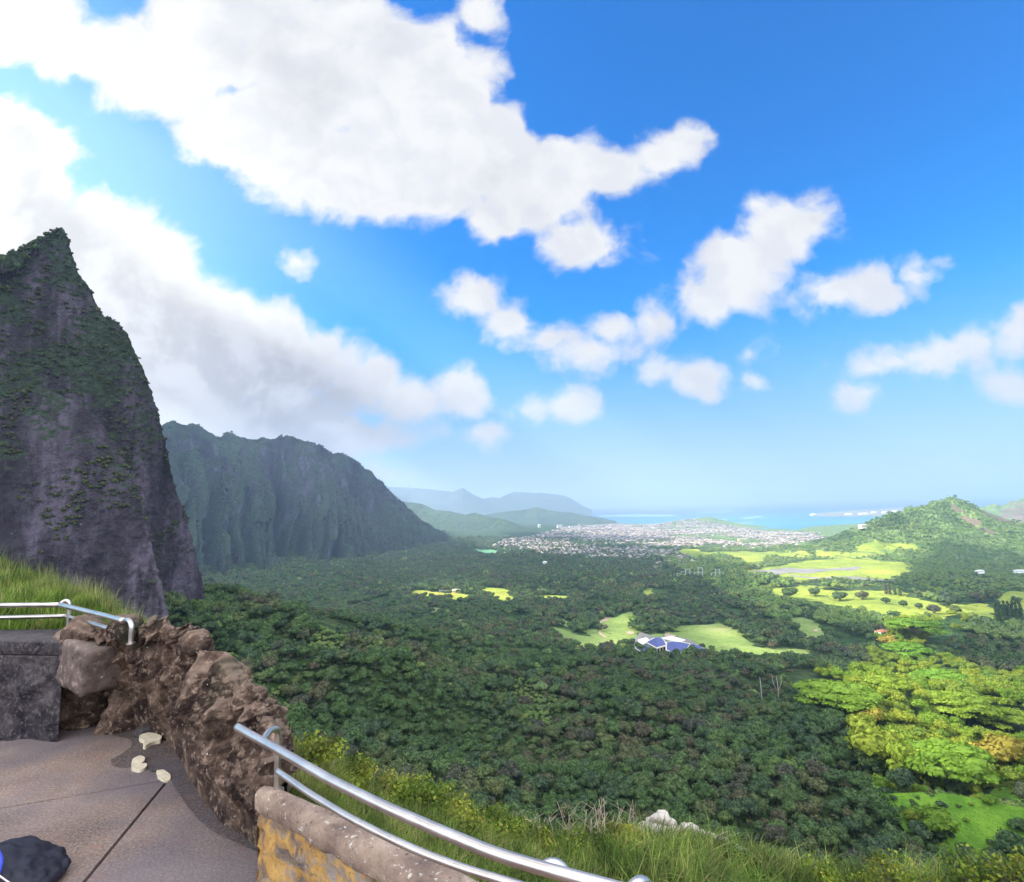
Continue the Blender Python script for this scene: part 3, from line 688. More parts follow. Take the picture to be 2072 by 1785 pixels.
for i in near_i:
    x, y, z, s, lv = T[i]; k = int(rng.integers(5)); lit = lit_zone[i]
    side = 'left' if gx_[i] < 430 else ('middle' if gx_[i] < 760 else 'right')
    if lit:
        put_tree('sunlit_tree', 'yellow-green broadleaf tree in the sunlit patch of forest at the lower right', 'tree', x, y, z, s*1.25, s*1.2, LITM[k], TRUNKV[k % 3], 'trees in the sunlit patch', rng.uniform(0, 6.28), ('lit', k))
    else:
        put_tree('forest_tree', 'dark green tree in the dense shaded forest %s' % {'left': 'left of centre, below the cliff foot', 'middle': 'just beyond the curved railing and slope', 'right': 'at lower right, below the sunlit trees'}[side], 'tree',
                 x, y, z, s, s*rng.uniform(.85, 1.15), NEARV[k], TRUNKV[k % 3], 'shaded forest trees at the %s' % side, rng.uniform(0, 6.28), ('dark', k))

# every other tree of the valley woods: one mass
vc = bpy.data.collections.new('forest_variants')
allv = NEARV+MIDV+FARV+LITM+[withmat(m, M_pale_sun) for m in MIDV+FARV]
for i, me in enumerate(allv):
    o = bpy.data.objects.new('forest_variant_%02d' % i, me); vc.objects.link(o)
R_ = ~sel; TT = T[R_]; lz = lit_zone[R_]
idx = np.where(TT[:, 4] == 0, rng.integers(0, 5, len(TT)), np.where(TT[:, 4] == 1, rng.integers(5, 9, len(TT)), rng.integers(9, 13, len(TT))))
rt = (TT[:, 0] > 350+.12*TT[:, 1]) & (np.hypot(TT[:, 0], TT[:, 1]) > 1150); pl_ = rng.uniform(size=len(TT)) < np.where(rt, .93, .05*(fbm(TT[:, 0]/90, TT[:, 1]/90, o=2, seed=33) > .52))  # woods on the right take the leaves with sunlight in their colour
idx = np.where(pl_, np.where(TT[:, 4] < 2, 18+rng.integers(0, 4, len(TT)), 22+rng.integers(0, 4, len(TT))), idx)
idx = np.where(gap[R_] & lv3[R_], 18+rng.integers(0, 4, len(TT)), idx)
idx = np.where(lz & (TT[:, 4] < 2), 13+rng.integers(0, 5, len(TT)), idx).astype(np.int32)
def scatter(name, P, S, idx, coll, rot=None, **props):
    me = bpy.data.meshes.new(name); me.vertices.add(len(P)); me.vertices.foreach_set('co', np.ascontiguousarray(P, np.float32).ravel())
    at = me.attributes.new('size', 'FLOAT_VECTOR', 'POINT'); at.data.foreach_set('vector', np.ascontiguousarray(S, np.float32).ravel())
    at = me.attributes.new('kind_id', 'INT', 'POINT'); at.data.foreach_set('value', idx)
    rz = rng.uniform(0, 6.28, len(P)) if rot is None else rot
    at = me.attributes.new('turn', 'FLOAT', 'POINT'); at.data.foreach_set('value', np.ascontiguousarray(rz, np.float32))
    o = link(name, me, **props)
    g = bpy.data.node_groups.new(name+'_nodes', 'GeometryNodeTree'); g.interface.new_socket('Geometry', in_out='INPUT', socket_type='NodeSocketGeometry'); g.interface.new_socket('Geometry', in_out='OUTPUT', socket_type='NodeSocketGeometry')
    def gn(t): return g.nodes.new(t)
    gi, go, ip, ci = gn('NodeGroupInput'), gn('NodeGroupOutput'), gn('GeometryNodeInstanceOnPoints'), gn('GeometryNodeCollectionInfo')
    ci.inputs['Collection'].default_value = coll; ci.inputs['Separate Children'].default_value = True; ci.inputs['Reset Children'].default_value = True
    def attr(n, t):
        a = gn('GeometryNodeInputNamedAttribute'); a.data_type = t; a.inputs['Name'].default_value = n; return a.outputs['Attribute']
    cx = gn('ShaderNodeCombineXYZ'); K = g.links.new
    K(attr('turn', 'FLOAT'), cx.inputs[2]); er = gn('FunctionNodeEulerToRotation'); K(cx.outputs[0], er.inputs[0])
    K(gi.outputs[0], ip.inputs['Points']); K(ci.outputs[0], ip.inputs['Instance']); ip.inputs['Pick Instance'].default_value = True
    K(attr('kind_id', 'INT'), ip.inputs['Instance Index']); K(er.outputs[0], ip.inputs['Rotation']); K(attr('size', 'FLOAT_VECTOR'), ip.inputs['Scale']); K(ip.outputs[0], go.inputs[0])
    md = o.modifiers.new('scatter', 'NODES'); md.node_group = g
    return o
S = np.stack([TT[:, 3], TT[:, 3], TT[:, 3]*rng.uniform(.8, 1.15, len(TT))], -1)
scatter('forest', TT[:, :3], S, idx, vc, kind='stuff')
# shrubs and small trees clinging to the rock
M_shrub = leafmat('cliff_shrub_leaves', [(0, (.030, .050, .026)), (.4, (.05, .075, .034)), (.7, (.065, .062, .042)), (1, (.075, .10, .035))], 0.2, 0.9, 0.15)
sc_ = bpy.data.collections.new('shrub_variants')
for i, me in enumerate(MIDV+FARV): sc_.objects.link(bpy.data.objects.new('shrub_variant_%02d' % i, withmat(me, M_shrub)))
def cling(name, objs, n, smin, smax, zlo, zhi, vmin, per):
    Ps = []
    for o, fr_ in objs:
        co = np.zeros(len(o.data.vertices)*3, np.float32); o.data.vertices.foreach_get('co', co); co = co.reshape(-1, 3); i = rng.integers(0, len(co), int(n*fr_*3)); p_ = co[i]+rng.normal(0, smin*.3, (len(i), 3))
        veg = fbm(p_[:, 0]/per, p_[:, 1]/per, p_[:, 2]/per, o=3, seed=66)+np.clip((p_[:, 2]-zlo)/(zhi-zlo), 0, 1)*.35-.1
        a, b = proj(p_); p_ = p_[(veg > vmin) & (a > -60) & (a < 1090)][:int(n*fr_)]; Ps.append(p_)
    P_ = np.vstack(Ps); s_ = rng.uniform(smin, smax, len(P_))**1.0; P_[:, 2] -= s_*.5
    scatter(name, P_, np.stack([s_, s_, s_*rng.uniform(.8, 1.2, len(s_))], -1), rng.integers(0, len(MIDV+FARV), len(P_)).astype(np.int32), sc_, kind='stuff')
cling('cliff_shrubs', [(cliff_o, .72), (butt_o, .28)], 9000, .8, 2.6, 330, 480, .50, 34)
cling('ridge_trees', [(range_o, 1.0)], 9000, 5, 10, 200, 700, .40, 300)

# ------------------------------------------------------------------ single trees one can pick out
def ptree(px, py, wpx, kind, label, hs=1.0, group=None, name=None, m=None):
    """tree standing where the photo shows its foot; crown wpx pixels wide"""
    b = hit(px, py); d = np.linalg.norm(b-np.array([0, 0, CZ])); w = wpx/FPX*d*.52/ math.sqrt(1+((px-CX)/FPX)**2)*1.0
    if kind == 'umb': me, tm, key = UMB[int(rng.integers(3))], UTR, 'umb'
    elif kind == 'col': me, tm, key = COLM, CTR, 'col'
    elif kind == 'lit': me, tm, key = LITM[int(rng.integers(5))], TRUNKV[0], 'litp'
    elif kind == 'rust': me, tm, key = RUSTM, TRUNKV[1], 'rust'
    else: me, tm, key = NEARV[int(rng.integers(5))], TRUNKV[0], 'roundp'
    if m is not None: me = withmat(me, m); key = key+m.name
    if kind == 'col': w *= 2.4
    if kind == 'round': b = b-np.array([0, 0, .30*w])
    e = thing(name or {'umb': 'umbrella_tree', 'col': 'columnar_pine'}.get(kind, 'broadleaf_tree'), label, 'tree', tuple(b), rng.uniform(0, 6.28), group)
    e.scale = (w, w, w*hs); key = key+me.name
    if key not in protos: protos[key] = (link('crown', me, e), link('trunk', tm, e))
    else:
        for q in protos[key]:
            c = q.copy(); COL.objects.link(c); c.parent = e
    return e
UMB = [mesh_np('crown', *crown(500+i, 34, 70, .042, 'umb'), [M_umb], False) for i in range(3)]
UTR = mesh_np('trunk', *trunk(520, .92, .035, 7, .62, .35), [M_trunk])
COLM = mesh_np('crown', *crown(530, 12, 40, .09, 'col'), [M_forest], False)
CTR = mesh_np('trunk', *tube_mesh([(0, 0, -.1), (0, 0, 3.2)], [.07, .02], 6), [M_trunkd])
for a in [(838, 716, 78, 'umb', 'wide flat-topped yellow-green umbrella tree at the left end of the sunlit patch', .62),
          (818, 702, 26, 'umb', 'small pale green umbrella tree touching the left edge of the sunlit patch', .9),
          (888, 700, 40, 'umb', 'bright green umbrella tree with bare pale limbs above the orange tree', .9),
          (918, 642, 52, 'umb', 'bright green umbrella tree in the lit gap below the golf course', .75),
          (908, 660, 40, 'umb', 'lower lit umbrella tree with layered crown under the golf course', .7),
          (965, 722, 60, 'umb', 'broad green umbrella tree with white trunk at the centre right', .75),
          (1010, 735, 55, 'umb', 'half shaded umbrella tree at the right edge above the lit thicket', .7),
          (942, 690, 50, 'umb', 'flat green umbrella tree behind the sunlit thicket', .6),
          (955, 795, 78, 'umb', 'big sunlit umbrella tree with pale forked branches showing', .95),
          (873, 730, 26, 'rust', 'orange-leaved tree in the middle of the sunlit patch', 1.0),
          (890, 650, 20, 'rust', 'orange-yellow tree at the lower left of the lit umbrella tree', .9),
          (925, 640, 30, 'rust', 'rust coloured tree at the right of the lit umbrella tree', .8),
          (1003, 775, 50, 'rust', 'yellow-orange tree near the right edge of the sunlit thicket', .9),
          (875, 770, 52, 'lit', 'round olive-yellow tree with a dark hollow at its right', 1.0),
          (905, 788, 46, 'lit', 'yellow-green tree over the bright vine slope', 1.1),
          (862, 738, 30, 'lit', 'small yellow tree below the flat umbrella tree', 1.0),
          (938, 838, 44, 'lit', 'lone bright yellow shrubby tree low in the shadow at lower right', .75),
          (912, 825, 18, 'lit', 'small pale yellow tree just left of the lone bright shrub', .9)]:
    ptree(a[0], a[1], a[2], a[3], a[4], a[5])
for a in [(934, 614, 15, 'dark round tree alone on the bright fairway', None), (886, 604, 11, 'grey-green round tree on the left part of the golf course', None), (904, 607, 10, 'small round tree on the yellow fairway', None),
          (919.6, 609, 9, 'pale small tree with a long shadow on the fairway', None), (949.5, 606, 22, 'wide dark thicket tree on the shaded side of the course', None), (979, 602, 17, 'dark round tree on the pale shaded fairway', None),
          (992.6, 601, 18, 'dark tree right of the round one on the shaded fairway', None), (956, 614, 13, 'flat grey-green tree below the dark thicket', None), (1007, 619, 13, 'brownish round tree left of the pine row', None),
          (1000, 615, 10, 'small green tree beside the brownish one', None), (1016, 603, 11, 'dark narrow tree above the pine row', None), (929, 619, 11, 'olive tree at the lower edge of the fairway', None),
          (790, 598, 18, 'round green tree at the left end of the golf course', None), (815, 596, 14, 'grey tree on the left fairway', None), (840, 601, 16, 'low tree between the two bright fairways', None), (862, 600, 15, 'tree in the middle of the golf course', None),
          (625.3, 652, 8, 'small round tree standing off the clubhouse corner', None), (632.5, 643, 7, 'small tree behind the clubhouse left corner', None), (702.5, 648, 7, 'upright tree at the right end of the clubhouse', None), (711.7, 650, 7, 'round tree right of the clubhouse', None)]:
    ptree(a[0], a[1], a[2], 'round', a[3], 1.0)
for i, (x, y) in enumerate([(722,652),(731,653),(738.6,654),(745,655),(774,658),(783,656),(790,657),(798,657)]):
    ptree(x, y, 4, 'round', 'small young tree in the spaced row along the lower fairway edge', 1.0, 'young trees along the fairway')
for i, x in enumerate([998, 1002, 1006, 1010, 1014, 1018, 1022]):
    ptree(x, 624+(i % 2)*.6, 5, 'col', 'tall narrow dark pine in the row at the right edge of the golf course', 1.0, 'row of columnar pines')
for x, y, w in ((886, 594, 3.2), (890, 594.5, 3.4), (895, 595, 3.4), (900, 596, 3.2)):
    ptree(x, y, w, 'col', 'narrow upright tree in the short row at the top of the fairway', .75, 'upright trees by the fairway')
for x, y, w in ((436, 590, 3), (439, 590, 3), (462, 593, 3.4), (466, 593.5, 3.2)):
    ptree(x, y, w, 'col', 'dark narrow tree framing the sunlit yellow house', .55, 'narrow trees round the sunlit house')
# two bare pale trunks that stand out of the woods
for x, y, l in ((762, 706, 'bare white dead tree trunk standing in the woods below the fairway'), (779, 706, 'pale forked dead tree standing right of the bare white trunk'), (969, 662, 'short white dead trunk above the dark umbrella crowns')):
    b = hit(x, y); hh = 26 if x < 900 else 9
    V, F = tube_mesh([b, b+(.5, 0, hh*.5), b+(0, 0, hh)], [.7, .5, .15], 7); ps = [(V, F)]
    if x == 779:
        for s_ in (-1, 1): ps.append(tube_mesh([b+(0, 0, hh*.45), b+(s_*3.5, 0, hh*.75), b+(s_*4.2, 0, hh*1.02)], [.4, .3, .12], 6))
    tag(link('dead_tree', mesh_np('dead_tree', *join(ps), [M_trunk])), l, 'tree')
# scrubby trees standing out on the peak's skyline
for x, y, d, w, l in ((18, 268, 494, 9, 'scrubby tree in the notch left of the sharp peak'), (36, 249, 496, 9, 'scrubby tree halfway up the left skyline of the peak'), (98, 311, 502, 8, 'thin windblown tree on the right shoulder of the peak'), (2, 264, 490, 12, 'dark shrubby tree on the skyline at the left frame edge')):
    b = Pd(x, y, d); e = thing('skyline_tree', l, 'tree', tuple(b-(0, 0, 3)), 1.0); s_ = w/FPX*d*.5; e.scale = (s_*.75, s_*.75, s_*1.2)
    link('crown', MIDV[int(rng.integers(4))], e); link('trunk', TRUNKV[0], e)

# ------------------------------------------------------------------ buildings
M_bluer = simple('blue_roof_tiles', (.075, .085, .22), .6, sc=.4); M_cream = simple('cream_wall', (.62, .56, .44), .8, sc=.3); M_wroof = simple('pale_flat_roof', (.66, .64, .60), .7, sc=.3)
M_yel = simple('yellow_wall', (.75, .60, .28), .8, sc=.3); M_glass = simple('window_glass', (.03, .04, .05), .15, sc=1); M_steel = simple('galvanised_steel', (.55, .57, .58), .45, .6)
M_redr = simple('red_roof', (.40, .16, .10), .8, sc=.4)
def ring_prism(poly, z0, z1, top=True):
    n = len(poly); V = np.array([(x, y, z0) for x, y in poly]+[(x, y, z1) for x, y in poly]); k = np.arange(n); F = [np.stack([k, (k+1) % n, n+(k+1) % n, n+k], -1)]
    V = np.vstack([V, [[*np.mean(poly, 0), z1]], [[*np.mean(poly, 0), z0]]]); F.append(np.vstack([np.stack([n+k, n+(k+1) % n, np.full(n, 2*n)], -1), np.stack([(k+1) % n, k, np.full(n, 2*n+1)], -1)]))
    return V, F
def hiproof(poly, z0, h, ins=.42):
    P = np.array(poly); c = P.mean(0); n = len(P); I = P+(c-P)*(1-ins*.35)*0.8; V = np.vstack([np.c_[P, np.full(n, z0)], np.c_[I, np.full(n, z0+h)], [[*c, z0+h*1.02]]]); k = np.arange(n)
    return V, [np.stack([k, (k+1) % n, n+(k+1) % n, n+k], -1), np.stack([n+k, n+(k+1) % n, np.full(n, 2*n)], -1)]
def capped_(P):
    n, m = P.shape[:2]; V = P.reshape(-1, 3); V = np.vstack([V, P[0].mean(0), P[-1].mean(0)]); j = np.arange(m)
    return V, [gridfaces(n, m, True), np.vstack([np.stack([j, (j+1) % m, np.full(m, n*m)], -1), np.stack([(n-1)*m+(j+1) % m, (n-1)*m+j, np.full(m, n*m+1)], -1)])]
cz = float(np.mean([hit(a, b)[2] for a, b in ((640, 652), (670, 652), (700, 652))]))+.5
club = thing('clubhouse', 'large golf clubhouse with blue hipped roofs and cream eaves beside the car park', 'building', tuple(Pz(670, 650, cz)))
cl = np.array(club.location)
def wing(poly, wh, rh, kind):
    P = [tuple(Pz(a, b, cz+wh)[:2]-cl[:2]) for a, b in poly]; c = np.mean(P, 0); S_ = [tuple(np.array(q)+(c-np.array(q))*.13) for q in P]
    z0 = cz-cl[2]
    w = link('wall', mesh_np('wall', *ring_prism(S_, z0-6, z0+wh), [M_cream], False), club)
    if kind == 'flat':
        link('roof', mesh_np('roof', *ring_prism(P, z0+wh+.003, z0+wh+1.2), [M_wroof], False), club)
    else:
        e = link('roof', mesh_np('roof', *hiproof([tuple(np.array(q)+(c-np.array(q))*.10) for q in P], z0+wh+1.3, rh), [M_bluer], False), club)
        link('eaves', mesh_np('eaves', *ring_prism(P, z0+wh+.003, z0+wh+1.29), [M_cream], False), e)
    # window bays on the walls
    for (xa, ya), (xb, yb) in zip(S_, S_[1:]+S_[:1]):
        L_ = math.hypot(xb-xa, yb-ya); nn = max(1, int(L_/6)); dx, dy = (xb-xa)/L_, (yb-ya)/L_; nx_, ny_ = dy, -dx
        if (c[0]-(xa+xb)/2)*nx_+(c[1]-(ya+yb)/2)*ny_ > 0: nx_, ny_ = -nx_, -ny_
        for k in range(nn):
            t = (k+.5)*L_/nn; cx_, cy_ = xa+dx*t+nx_*.02, ya+dy*t+ny_*.02; hw = L_/nn*.32
            V = np.array([(cx_+s1*dx*hw+s2*nx_*.06, cy_+s1*dy*hw+s2*ny_*.06, z0+zz) for zz in (.9, wh-1.2) for s2 in (0, 1) for s1 in (-1, 1)])
            link('window', mesh_np('window', V, np.array([(0, 2, 3, 1), (4, 5, 7, 6), (2, 6, 7, 3), (0, 4, 6, 2), (1, 3, 7, 5), (0, 1, 5, 4)]), [M_glass], False), w)
wing([(645.5,643),(653.8,638.6),(664,640),(667,646),(656.7,649)], 7, 5, 'hip')
wing([(633.5,648.5),(641,645.5),(648,646.5),(657,651),(651,657.5)], 6, 4, 'hip')
wing([(666,642.5),(681,642.5),(691,644.5),(686,652.8),(675,654.4),(665.5,651)], 6, 5, 'hip')
wing([(690,644.6),(703,648.5),(706,651.5),(696,654.2),(687,652)], 6, 4.2, 'hip')
wing([(661,638.6),(671.6,636.8),(685.5,640.5),(679,643.3)], 5, 1, 'flat')
wing([(638,640.5),(646,638.2),(649,640.2),(643.5,645.5),(638,645)], 4, 1, 'flat')
def gable(w, d, h, rh):
    x, y = w/2, d/2; ov = .6
    V = np.array([(-x,-y,-4),(x,-y,-4),(x,y,-4),(-x,y,-4),(-x,-y,h),(x,-y,h),(x,y,h),(-x,y,h),
                  (-x-ov,-y-ov,h+.01),(x+ov,-y-ov,h+.01),(x+ov,y+ov,h+.01),(-x-ov,y+ov,h+.01),(-x*.55,0,h+rh),(x*.55,0,h+rh)], float)
    Q = np.array([(0,1,5,4),(1,2,6,5),(2,3,7,6),(3,0,4,7),(8,9,13,12),(10,11,12,13),(8,11,10,9)]); T_ = np.array([(9,10,13),(11,8,12)])
    return V, Q, T_
def house(name, label, cat, px, py, w, d, h, rh, wall, roof, rz=0.0, group=None, zadd=0.0):
    b = hit(px, py); e = thing(name, label, cat, (b[0], b[1], b[2]+zadd), rz, group); V, Q, T_ = gable(w, d, h, rh)
    ww = link('wall', mesh_np('wall', V, Q[:4], [wall], False), e); r_ = link('roof', mesh_np('roof', V, [Q[4:], T_], [roof], False), e)
    n = max(2, int(w/4))
    for s_ in (-1, 1):
        for k in range(n):
            cx_ = -w/2+(k+.5)*w/n; b_ = box(cx_-.9, cx_+.9, s_*(d/2)+(-.03 if s_ < 0 else .0), s_*(d/2)+(0 if s_ < 0 else .03), h*.35, h*.8)
            link('window', mesh_np('window', *b_, [M_glass], False), ww)
    return e
house('house', 'small cream house in sunlight between dark narrow trees', 'building', 456, 592.6, 22, 14, 7, 2, M_yel, M_cream, .2, zadd=1)
house('house', 'long low white building left of the sunlit cream house', 'building', 446, 590.8, 40, 10, 4, 1.5, M_white, M_wroof, .1, zadd=2)
house('house', 'reddish-roofed house half hidden in woods below the golf course', 'building', 882, 640, 17, 11, 5, 2.5, M_cream, M_redr, .4, zadd=9)
house('house', 'white house alone in the dark shaded woods at right', 'building', 980, 575.5, 24, 12, 5, 2, M_white, M_wroof, .3, zadd=10)
house('house', 'white house at the right frame edge in the shaded woods', 'building', 1021, 575, 34, 12, 5, 2, M_white, M_wroof, -.2, zadd=10)
house('house', 'tiny white house in the blue woods left of the town', 'building', 545, 566.6, 14, 10, 12, 2, M_white, M_wroof, .5, zadd=8)
house('warehouse', 'long pale building beside the blue-green meadow left of the town', 'building', 459, 557, 90, 30, 9, 3, M_white, M_wroof, .15, zadd=8)
house('warehouse', 'pale building along the lower edge of the distant green meadow', 'building', 499, 556.8, 80, 16, 6, 2, M_wroof, M_white, -.1, zadd=6)
house('warehouse', 'beige block on the lower shoulder of the green hill', 'building', 863, 529, 40, 20, 16, 1, M_cream, M_wroof, .4, zadd=6)
for i, (x, y, w, l) in enumerate([(848.7, 514.9, 110, 'white hangar left of the row on the far headland'), (863.6, 514.5, 160, 'biggest white hangar on the far headland'), (874, 513.2, 90, 'white block between the hangars on the far headland'), (886, 513, 170, 'long white hangar near the right of the headland'), (895, 511.6, 100, 'rightmost white building on the far headland'), (813, 515.2, 110, 'white building at the left tip of the headland')]):
    b = Pz(x, y, 1.0); e = thing('hangar', l, 'building', tuple(b), .1*i, 'buildings on the far headland'); V, Q, T_ = gable(w, 60, 24, 8)
    link('wall', mesh_np('wall', V, Q[:4], [M_white], False), e); link('roof', mesh_np('roof', V, [Q[4:], T_], [M_wroof], False), e)
for x, y, w, h, l in ((539.5, 527.5, 34, 40, 'tall white apartment block at the left of the far town'), (559.7, 528, 60, 34, 'wide white block in the far town'), (572, 528.5, 70, 30, 'white low block right of the wide one in the far town'), (655, 529, 50, 20, 'pale school-like block in the middle of the town'), (742, 541, 60, 16, 'yellowish flat block in the sunlit part of town')):
    b = hit(x, y); e = thing('apartment_block', l, 'building', tuple(b), .2, 'larger blocks in the distant town')
    w_ = link('wall', mesh_np('wall', *box(-w/2, w/2, -9, 9, -5, h), [M_white if x < 700 else M_yel], False), e); link('roof', mesh_np('roof', *box(-w/2-.5, w/2+.5, -9.5, 9.5, h+.01, h+1), [M_wroof], False), e)
    for k in range(int(h//6)): link('window_band', mesh_np('window_band', *box(-w/2+1, w/2-1, -9.08, -9.003, 3+k*6, 5.5+k*6), [M_glass], False), w_)
vp = [hit(a, b)+[0, 0, 27] for a, b in ((316, 563), (316, 556), (317, 549), (322, 542.5), (329, 538))]; vp = densify(vp, 40)
for _ in range(4): vp[1:-1] = .5*vp[1:-1]+.25*(vp[:-2]+vp[2:])
va = thing('viaduct', 'pale highway viaduct rising from the woods below the mountain range', 'viaduct', tuple(vp[0])); vt = np.gradient(vp[:, :2], axis=0); vt /= np.linalg.norm(vt, axis=1, keepdims=True); vn = np.stack([-vt[:, 1], vt[:, 0]], -1)*15
q0 = vp-vp[0]; link('deck', mesh_np('deck', *capped_(np.stack([np.c_[q0[:, :2]+vn, q0[:, 2]], np.c_[q0[:, :2]-vn, q0[:, 2]], np.c_[q0[:, :2]-vn, q0[:, 2]-3], np.c_[q0[:, :2]+vn, q0[:, 2]-3]], 1)), [M_wroof], False), va)
for k in range(2, 38, 5): link('pier', mesh_np('pier', *box(q0[k, 0]-3, q0[k, 0]+3, q0[k, 1]-3, q0[k, 1]+3, q0[k, 2]-42, q0[k, 2]-3.01), [M_cream], False), va)
# substation: lattice gantries
sb = hit(704, 580.5); sub = thing('electrical_substation', 'white lattice substation with gantries in front of the shaded town edge', 'substation', tuple(sb))
wx = sb[1]/FPX
for k in range(9):
    x = (-26+k*5.6)*wx; yy = (k % 3)*14; h = 18+(k*7 % 5)*3.5+(10 if k == 4 else 0); w = 4.2*wx; z0 = float(H(sb[0]+x, sb[1]+yy))-sb[2]; ps = []
    for sx_ in (0, w): ps.append(box(x+sx_-.9, x+sx_+.9, yy-.9, yy+.9, z0-2, z0+h))
    for f_ in (.6, .97): ps.append(box(x+.903, x+w-.903, yy-.6, yy+.6, z0+h*f_-1, z0+h*f_))
    for f_ in (.33, .66): ps.append(box(x+w*f_-.3, x+w*f_+.3, yy-.3, yy+.3, z0-2, z0+h*.6-1.003))
    link('gantry', mesh_np('gantry', *join(ps), [M_steel], False), sub)
for k in range(5):
    x = (-20+k*10)*wx; z0 = float(H(sb[0]+x, sb[1]-20))-sb[2]; link('transformer', mesh_np('transformer', *box(x-7, x+7, -26, -18, z0-2, z0+7), [M_steel], False), sub)

# ------------------------------------------------------------------ the town
def housemat(name, island):
    k = NT(name); src = k.geo.outputs['Random Per Island'] if island else k.n('ShaderNodeObjectInfo').outputs['Random']
    c = k.ramp(src, [(0, (.26, .22, .18)), (.22, (.13, .12, .115)), (.40, (.33, .29, .25)), (.52, (.24, .16, .12)), (.64, (.28, .26, .23)), (.78, (.11, .11, .12)), (.90, (.42, .38, .32)), (1, (.25, .20, .17))], 'CONSTANT')
    return k.out(c, .8, spec=.1)
M_h1, M_h2 = housemat('house_paint', False), housemat('house_paint_far', True)
mn, mx = TW.min(0), TW.max(0); hx, hy = np.meshgrid(np.arange(mn[0], mx[0], 26), np.arange(mn[1], mx[1], 34)); hx = (hx+rng.uniform(-8, 8, hx.shape)).ravel(); hy = (hy+rng.uniform(-8, 8, hy.shape)).ravel()
dens = fbm(hx/330, hy/420, o=3, seed=55)
kp = inw(hx, hy, TW) & (rng.uniform(size=len(hx)) < np.where(dens > .49, .85, np.where(dens > .42, .45, .05))); hx, hy = hx[kp], hy[kp]; hz_ = H(hx, hy)
kp = hz_ > 1.5; hx, hy, hz_ = hx[kp], hy[kp], hz_[kp]
# a few houses outside, along the bay and hill foot
d_ = np.hypot(hx, hy); qx, qy = proj(np.stack([hx, hy, hz_], -1)); order = np.argsort(np.where((qx > 0) & (qx < 1024), d_, 1e9)); first = order[:300]
hv = []
for i in range(4):
    w, d0, h, rh = [(15, 10, 3.5, 2.6), (18, 12, 3.2, 2.2), (13, 11, 6, 2.4), (20, 10, 3.6, 3.0)][i]; V, Q, T_ = gable(w, d0, h, rh); hv.append((V, Q, T_, mesh_np('house', V, [Q, T_], [M_h1], False)))
pr_ = [None]*4
for i in first:
    k = int(rng.integers(4))
    if pr_[k] is None: o = bpy.data.objects.new('suburban_house', hv[k][3]); pr_[k] = o
    else: o = pr_[k].copy()
    COL.objects.link(o); o.location = (hx[i], hy[i], hz_[i]+1.5); o.rotation_euler = (0, 0, rng.uniform(-.5, .5)+(1.57 if rng.uniform() < .4 else 0)); o.scale = (1.25, 1.25, 1.3)
    tag(o, 'small pale-roofed house packed in the nearest rows of the distant town', 'house', 'houses in the nearest rows of the town')
rest = np.setdiff1d(np.arange(len(hx)), first); Vs = []; Qs = []; Ts = []; off = 0
for i in rest:
    V, Q, T_, _ = hv[i % 4]; a = rng.uniform(-.5, .5)+(1.57 if i % 3 == 0 else 0); c_, s_ = math.cos(a), math.sin(a); X = V*1.3
    Vs.append(np.stack([X[:, 0]*c_-X[:, 1]*s_+hx[i], X[:, 0]*s_+X[:, 1]*c_+hy[i], X[:, 2]+hz_[i]+1.5], -1)); Qs.append(Q+off); Ts.append(T_+off); off += len(V)
print('houses', len(hx), 'trees', len(T))
o = link('distant_houses', mesh_np('distant_houses', np.vstack(Vs), [np.vstack(Qs), np.vstack(Ts)], [M_h2], False), kind='stuff')

# ------------------------------------------------------------------ unseen cloud deck up-sun, cut to cast the wanted valley shade
LITS = [LIT1,
 [(762,588),(800,574),(860,578),(888,586),(900,592),(930,596),(962,603),(985,612),(990,622),(960,628),(935,626),(925,600),(930,640),(905,640),(880,628),(850,615),(812,606),(775,599)],
 [(405,594),(415,586),(430,583),(478,584),(500,588),(520,590),(560,595),(585,596),(585,601),(525,601),(512,605),(480,600),(405,600)],
 [(640,601),(642,590),(655,586),(662,590),(655,602)], [(752,596),(756,587),(776,580),(778,590)],
 [(590,666),(598,650),(560,646),(600,632),(600,620),(640,612),(640,640),(620,655)], [(690,640),(690,628),(735,626),(760,646),(800,650),(800,662),(740,660)],]
SHADES = [[(872,596),(895,580),(905,572),(925,560),(938,545),(950,538),(965,540),(985,550),(1010,552),(1100,560),(1100,606),(1000,604),(962,602),(925,597),(900,594)],
          [(380,545),(470,545),(500,558),(560,552),(600,546),(650,545),(700,553),(712,562),(760,575),(755,590),(640,596),(380,570)], [(500,532),(560,530),(600,533),(690,538),(640,541),(520,540)], [(800,536),(850,530),(855,540),(810,545)],
          [(880,520),(915,512),(925,518),(890,530)]]
def shaded(x, y):
    z = H(x, y); a, b = proj(np.stack([x, y, z], -1)); r = np.hypot(x, y)
    wob = 5*(fbm(x/60, y/60, o=3, seed=61)-.5); a = np.where(np.isnan(a), -999, a)+wob; b = np.where(np.isnan(b), 1200, b)+wob*.4
    sh = (r < 1500) | ((r < 9000) & (b > 560+np.clip((a-640), -400, 0)*.0+np.clip(a-640, 0, 60)*.35))
    sh |= (y < 200)
    for p_ in SHADES: sh |= inpoly(a, b, p_) & (r > 1200)
    for p_ in LITS: sh &= ~(inpoly(a, b, p_) & (y > 150))
    sh &= ~(np.hypot((x-68)/36, (y-342)/26) < 1)
    sh &= ~((r > 3600) & (b < 556) & ~inpoly(a, b, SHADES[0]) & ~inpoly(a, b, SHADES[1]) & ~inpoly(a, b, SHADES[2]) & ~inpoly(a, b, SHADES[3]) & ~inpoly(a, b, SHADES[4]))
    return sh
DECK = 4900.0
M_shade_cloud = (lambda k: k.out((.92, .93, .95), 1.0, spec=0, trans=.5))(NT('cloud'))
